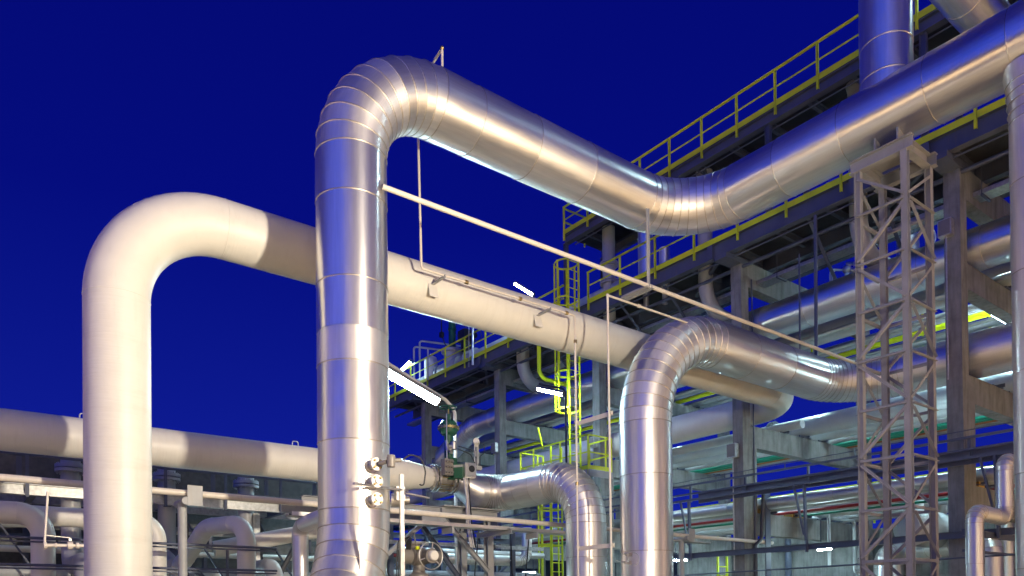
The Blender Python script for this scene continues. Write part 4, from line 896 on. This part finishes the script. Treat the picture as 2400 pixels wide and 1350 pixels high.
# ------------------------------------------------------------------ things standing on the left end of the walkway
WZ = 11.955
t = thing('insulated_pipe', 'pale silver pipe lying on the left walkway behind the yellow handrail', 'pipe', (18.4, 24, 12.4))
pipe(t, [(18.45, 17.5, 12.5), (18.45, 26.3, 12.5)], .3, 1, PALE, 36)
for y in (26.4, 26.9, 27.5, 29.2): flange(t, (18.45, y, 12.5), (0, 1, 0), .44, .08, 'flange', GREYP, 18)
MB().lathe((18.45, 26.4, 12.5), (0, 1, 0), [(.30, 0), (.30, 1.0), (.42, 1.2), (.42, 2.6), (.3, 2.9), (.3, 5.0)], 32).build('valve_chamber', GREYP, t)
MB().lathe((18.45, 28.3, 12.5), (0, 0, 1), [(.38, 0), (.38, .72), (.5, .74), (.5, .86), (.2, .88)], 32).build('bonnet', GREYP, t)
t = thing('control_valve', 'tall dark green valve actuator standing on the left walkway', 'valve', (18.45, 28.3, 13.3))
MB().lathe((18.45, 28.3, 13.36), (0, 0, 1), [(.16, 0), (.16, .9), (.19, .92), (.19, 1.0), (.16, 1.02), (.16, 1.5), (.4, 1.52), (.4, 1.6), (0, 1.62)], 28).build('actuator', GREEN, t)
mb = MB(); mb.path([(18.1, 28.3, 13.5), (17.95, 28.4, 14.0), (17.95, 28.4, 14.9)], .025, 8, .1); mb.box((17.95, 28.4, 14.0), (.16, .16, .22)); mb.build('positioner', BLACK, t)
mb = MB(); mb.torus((18.75, 28.0, 14.2), (0, 1, 0), .35, .012, 24, 6); mb.build('cable_loop', BLACK, t)
t = thing('motor_actuator', 'black motor actuator beside the green valve on the left walkway', 'actuator', (18.4, 26.9, 12.9))
mb = MB(); mb.box((18.3, 26.95, 13.55), (.55, .5, .5)); mb.cyl((18.3, 26.95, 12.95), (18.3, 26.95, 13.5), .25, n=20); mb.cyl((18.3, 26.9, 13.4), (18.3, 26.3, 13.45), .14, n=16); mb.build('case', BLACK, t)
MB().torus((18.3, 26.2, 13.45), (0, 1, 0), .28, .015, 28, 6).build('handwheel', BLACK, t)
t = thing('gas_cylinder', 'white upright gas cylinder on the left walkway behind the handrail', 'cylinder', (18.2, 29.7, WZ)); MB().lathe((18.2, 29.75, WZ), (0, 0, 1), [(0, 0), (.31, 0), (.31, 1.25), (.26, 1.42), (.12, 1.5), (.05, 1.52), (.05, 1.6), (0, 1.6)], 28).build('shell', WHITE, t)
t = thing('vent_pipe', 'pair of thin vent pipes bent over at the left end of the walkway', 'pipe', (18.2, 31.6, WZ))
for dy, dz in ((0, 0), (-.55, .12)): mb = MB(); mb.path([(18.2, 31.3+dy, WZ), (18.2, 31.3+dy, 14.35+dz), (20.8, 30.6+dy, 14.35+dz)], .045, 10, .15); mb.build('tube', GREYP, t)
for u in (1103, 1098): pass
for k, (u, v0, v1, r) in enumerate(((1108, 768, 855, .05), (1003, 818, 890, .035), (1099, 766, 860, .015))):
    a = at(u, v0, X=17.25); b = at(u, v1, X=17.25); tag(MB().cyl(b, a, r, n=12).build('upright_tube', GREYP if k else STAIN), ['thick upright tube in front of the left walkway handrail', 'upright tube in front of the white gas cylinder', 'thin upright tube beside the thick one on the left walkway'][k], 'tube')
# instruments visible between the rack tiers
def cluster(u, v, X, lab):
    p = at(u, v, X=X); t = thing('instrument_stand', lab, 'instrument', (p.x, p.y, p.z-1))
    MB().cyl((p.x, p.y, p.z-1.6), (p.x, p.y, p.z), .07, n=12).build('post', PALE, t)
    mb = MB(); mb.sphere((p.x, p.y, p.z+.12), .14); mb.cyl((p.x, p.y, p.z+.12), (p.x+.25, p.y-.1, p.z+.1), .08, n=12); mb.cyl((p.x, p.y, p.z+.3), (p.x, p.y-.25, p.z+.22), .06, n=12); mb.build('head', STAIN, t)
    for d in (-.5, -.38): mb = MB(); mb.path([(p.x, p.y, p.z+.1), (p.x+d, p.y+.3, p.z+.1), (p.x+d, p.y+.3, p.z-1.6)], .025, 8, .15); mb.build('tube', PALE, t)
cluster(1985, 640, 23.6, 'bright instrument cluster above the wide silver pipe, left of the tower')
cluster(1648, 745, 23., 'instrument cluster against the sky above the bend of the silver pipe')
t = thing('handwheel_valve', 'bright valve with a white round handwheel behind the tower', 'valve', (22, 9, 10)); p = at(2155, 560, X=21.8)
MB().torus(p, (.8, .6, 0), .40, .022, 36, 8).build('handwheel', STAIN, t); MB().lathe(p+V(.4, .5, -1.2), (0, 0, 1), [(.3, 0), (.3, 1.5), (.2, 1.7), (0, 1.75)], 24).build('body', STAIN, t)
for y0, y1, z in ((9.5, 13.5, 10.55),):
    t = thing('pipe_support_beam', 'blue grey steel beam spanning above the wide silver pipe left of the tower', 'beam', (21, 11, z)); MB().ibeam((21.2, 9.0, z), (21.2, 14.2, z), .2, .14, .012).build('beam', STEEL, t)
    t = thing('yellow_handrail', 'far yellow handrail seen above the wide silver pipe', 'handrail', (23.5, 11, 9.9))
    for z in (10.45,): MB().b2((23.5, 2, z-.03), (23.54, 17, z+.03)).build('rail', YEL, t)
    for k in range(8): MB().b2((23.5, 3+1.8*k, 9.34), (23.54, 3.05+1.8*k, 10.45)).build('post', YEL, t)
# hidden lamps added inside the rack to brighten it from within
for k, (x, y, z, lab) in enumerate(((20.2, 13.22, 6.52, 'added unseen rack lamp behind the middle beam by the bent silver pipe'), (21.0, 18.95, 6.52, 'added unseen rack lamp behind the middle beam by the caged ladder'), (20.2, 7.52, 6.52, 'added unseen rack lamp behind the middle beam right of the tower'), (21.2, 13.22, 9.05, 'added unseen rack lamp behind the upper beam by the bent silver pipe'), (21.2, 18.95, 9.05, 'added unseen rack lamp behind the upper beam by the caged ladder'), (21.2, 7.52, 9.05, 'added unseen rack lamp behind the upper beam right of the tower'), (21.5, 24.7, 9.05, 'added unseen rack lamp behind the upper beam by the green valve'), (22.0, 13.22, 4.02, 'added unseen rack lamp behind the lowest beam by the concrete wall'), (22.0, 18.95, 4.02, 'added unseen rack lamp behind the lowest beam by the lower ladder'), (21.3, 7.52, 11.1, 'added unseen rack lamp behind the topmost beam right of the tower'))):
    lamp((x, y, z), (x+1.3, y, z), lab, .06, stem=.12)
lamp((18.6, 4.2, 16.6), (18.6, 5.6, 16.6), 'lamp on the upper walkway above the branch pipe at the top edge', .08, stem=-1.85)
lamp((4.3, 18.6, 2.05), (5.3, 18.6, 2.05), 'lit fluorescent tube below the gallery behind the arched pipe', .04)
lamp((7.6, 19.0, 3.0), (8.9, 19.0, 3.0), 'lit fluorescent tube behind the steel support frame', .05)
# distant steelwork behind the low pipes
for k in range(4):
    x = 8.2+2.1*k; t = thing('steel_bent', ['bluish steel bent behind the motor actuator', 'bluish steel bent behind the support frame column', 'bluish steel bent left of the lower ladder', 'bluish steel bent beside the lower ladder'][k], 'frame', (x, 20.6, 0), 'steel bents behind the low pipes')
    MB().ibeam((x, 20.6, 0), (x, 20.6, 4.4), .16, .16, .012).build('column', STEEL, t); MB().ibeam((x, 20.6, 4.0), (x+2.0, 20.6, 4.0), .16, .14, .012).build('beam', STEEL, t); MB().ibeam((x+.1, 20.6, 2.4), (x+1.9, 20.6, 3.8), .08, .08, .01).build('brace', STEEL, t)
    MB().b2((x, 20.5, 2.9), (x+2.0, 20.53, 2.95)).build('rail', STEEL, t)
t = thing('low_pipe', 'white pipe low behind the steel bents', 'pipe', (10, 21.6, 2.9)); MB().cyl((4, 21.6, 2.75), (17, 21.6, 2.75), .25, n=24).build('straight_run', PALE, t)
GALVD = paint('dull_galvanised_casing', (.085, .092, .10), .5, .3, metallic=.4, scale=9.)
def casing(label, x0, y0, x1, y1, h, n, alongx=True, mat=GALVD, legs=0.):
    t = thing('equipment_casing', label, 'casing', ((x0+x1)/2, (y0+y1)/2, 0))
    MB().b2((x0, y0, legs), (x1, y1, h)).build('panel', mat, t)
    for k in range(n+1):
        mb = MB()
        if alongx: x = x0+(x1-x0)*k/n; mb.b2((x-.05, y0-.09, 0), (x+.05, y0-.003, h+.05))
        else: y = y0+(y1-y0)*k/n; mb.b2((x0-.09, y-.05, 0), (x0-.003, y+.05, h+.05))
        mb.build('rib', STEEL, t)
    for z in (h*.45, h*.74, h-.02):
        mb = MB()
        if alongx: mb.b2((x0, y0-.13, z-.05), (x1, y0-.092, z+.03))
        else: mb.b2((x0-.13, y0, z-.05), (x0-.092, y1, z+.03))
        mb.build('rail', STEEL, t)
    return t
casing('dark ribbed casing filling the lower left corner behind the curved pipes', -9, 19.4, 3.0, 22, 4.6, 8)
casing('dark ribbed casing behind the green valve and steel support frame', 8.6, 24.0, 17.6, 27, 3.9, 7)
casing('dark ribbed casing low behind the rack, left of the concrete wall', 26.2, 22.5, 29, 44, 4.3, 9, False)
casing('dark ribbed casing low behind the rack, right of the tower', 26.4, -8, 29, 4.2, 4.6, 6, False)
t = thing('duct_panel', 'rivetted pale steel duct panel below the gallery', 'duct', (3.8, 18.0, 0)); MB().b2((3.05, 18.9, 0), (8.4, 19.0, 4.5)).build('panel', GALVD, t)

# ------------------------------------------------------------------ small pipework and steel behind the low pipes
for k, (y, z, r, m_, lab) in enumerate(((18.1, 3.55, .09, GREYP, 'grey pipe under the gallery girder, just above the arched pipe'), (18.3, 2.55, .13, PALE, 'pale pipe low behind the arched pipe'), (17.9, 2.25, .05, STAIN, 'thin steel line low behind the two dark conduit lines'), (18.5, 3.05, .07, WHITE, 'slim white pipe in the shade under the gallery'))):
    t = thing('service_pipe', lab, 'pipe', (0, y, z), 'service pipes below the gallery'); MB().cyl((-7, y, z), (8.4, y, z-.02), r, n=20).build('straight_run', m_, t)
    for x in (-3.2, -.2, 2.3, 5.0, 7.4): MB().b2((x-.04, y-r-.02, z-r-.30), (x+.04, y+r+.02, z-r-.003)).build('support', STEEL, t)
for k, x in enumerate((-1.6, .75, 2.2, 4.35, 6.0, 7.6)):
    t = thing('steel_post', ['dark post under the gallery, far left', 'dark post under the gallery beside the bent grey pipe', 'dark post under the gallery left of the white riser', 'dark post under the gallery behind the arched pipe', 'dark post under the gallery by the mitred pipe', 'dark post behind the largest silver riser'][k], 'post', (x, 17.6, 0), 'dark posts under the gallery')
    MB().ibeam((x, 17.6, 0), (x, 17.6, 3.88), .12, .12, .012, (0, 1, 0)).build('column', DARKST, t); MB().bar((x, 17.55, 3.75), (x+.9, 17.55, 2.3), .07, .03).build('brace', STEEL, t)
for k, (y, z, r, m_, lab) in enumerate(((19.4, 3.45, .10, ALU2, 'upper silver line behind the support frame'), (19.6, 2.75, .12, GREYP, 'grey line behind the support frame'), (19.2, 2.15, .16, ALU2, 'lower silver line behind the motor actuator'), (22.8, 3.55, .06, REDP, 'thin red line far behind the support frame'))):
    t = thing('service_pipe', lab, 'pipe', (8, y, z), 'service pipes behind the support frame'); MB().cyl((6.2, y, z), (16.2, y, z), r, n=20).build('straight_run', m_, t)
    for x in (7.4, 9.6, 11.8, 14.0): MB().b2((x-.04, y-r-.02, z-r-.25), (x+.04, y+r+.02, z-r-.003)).build('support', STEEL, t)
for k, x in enumerate((9.0, 11.2, 13.0)):
    t = thing('cable_drop', ['black cable loop hanging behind the motor actuator', 'black cable loop hanging right of the steel frame', 'black cable loop hanging by the lower ladder'][k], 'cable', (x, 17.0, 2)); mb = MB(); mb.path([(x, 17.0, 4.0), (x+.05, 17.0, 2.6), (x+.5, 17.0, 2.3), (x+.7, 17.0, 3.9)], .018, 8, .2); mb.build('cable', BLACK, t)
    t = thing('steel_post', ['blue grey post behind the motor actuator', 'blue grey post right of the steel frame', 'blue grey post left of the lower ladder'][k], 'post', (x+.3, 17.3, 0)); MB().ibeam((x+.3, 17.3, 0), (x+.3, 17.3, 4.1), .12, .12, .012, (0, 1, 0)).build('column', STEEL, t); MB().b2((x-.6, 17.2, 3.4), (x+1.4, 17.24, 3.5)).build('rail', GALV, t)

# small fittings on the rack
for k, (x, y, z, w, lab) in enumerate(((17.93, 12.98, 5.9, .3, 'grey junction box on the column behind the bent silver pipe'), (17.93, 18.68, 7.2, .26, 'grey junction box on the column behind the caged ladder'), (17.93, 7.26, 9.9, .28, 'grey junction box high on the column right of the tower'), (17.93, 24.4, 8.0, .3, 'grey junction box on the column behind the green valve'))):
    t = thing('junction_box', lab, 'box', (x, y, z)); MB().b2((x-.11, y-w/2, z), (x+.065, y+w/2, z+w*1.3)).build('case', GALV, t); MB().b2((x-.125, y-w/2+.02, z+.02), (x-.112, y+w/2-.02, z+w*1.3-.02)).build('lid', MOTOR, t)
    MB().cyl((x-.02, y, z-3.2), (x-.02, y, z-.003), .018, n=8).build('conduit', GALV, t)
t = thing('cable_tray', 'steel cable tray hung under the lower walkway behind the columns', 'tray', (18.9, 12, 10.95))
mb = MB(); mb.b2((18.75, -3, 10.95), (19.15, 33, 10.965)); mb.b2((18.74, -3, 10.95), (18.755, 33, 11.05)); mb.b2((19.145, -3, 10.95), (19.16, 33, 11.05)); mb.build('channel', GALV, t)
for k in range(5): MB().cyl((18.82+.06*k, -3, 10.99), (18.82+.06*k, 33, 10.99), .02, n=8).build('cable', (BLACK, GREYP, BLACK, STAIN, BLACK)[k], t)
for k in range(13): MB().b2((18.72, -1+2.6*k, 10.9), (19.18, -.95+2.6*k, 10.948)).build('bracket', STEEL, t); MB().cyl((18.73, -.97+2.6*k, 10.92), (18.73, -.97+2.6*k, 11.6), .012, n=6).build('rod', STEEL, t)
for k, y in enumerate((8.6, 10.4, 15.2, 17.0, 20.9)):
    t = thing('steel_brace', ['diagonal steel brace under the lower walkway just left of the tower', 'diagonal steel brace under the walkway behind the mauve hanger bar', 'diagonal steel brace under the walkway above the bent silver pipe', 'diagonal steel brace under the walkway right of the caged ladder', 'diagonal steel brace under the walkway behind the white pipe'][k], 'brace', (18.5, y, 10)); MB().angle((17.55, y, 11.5), (20.2, y+.5, 10.2), .09, .012).build('brace', STEEL, t)
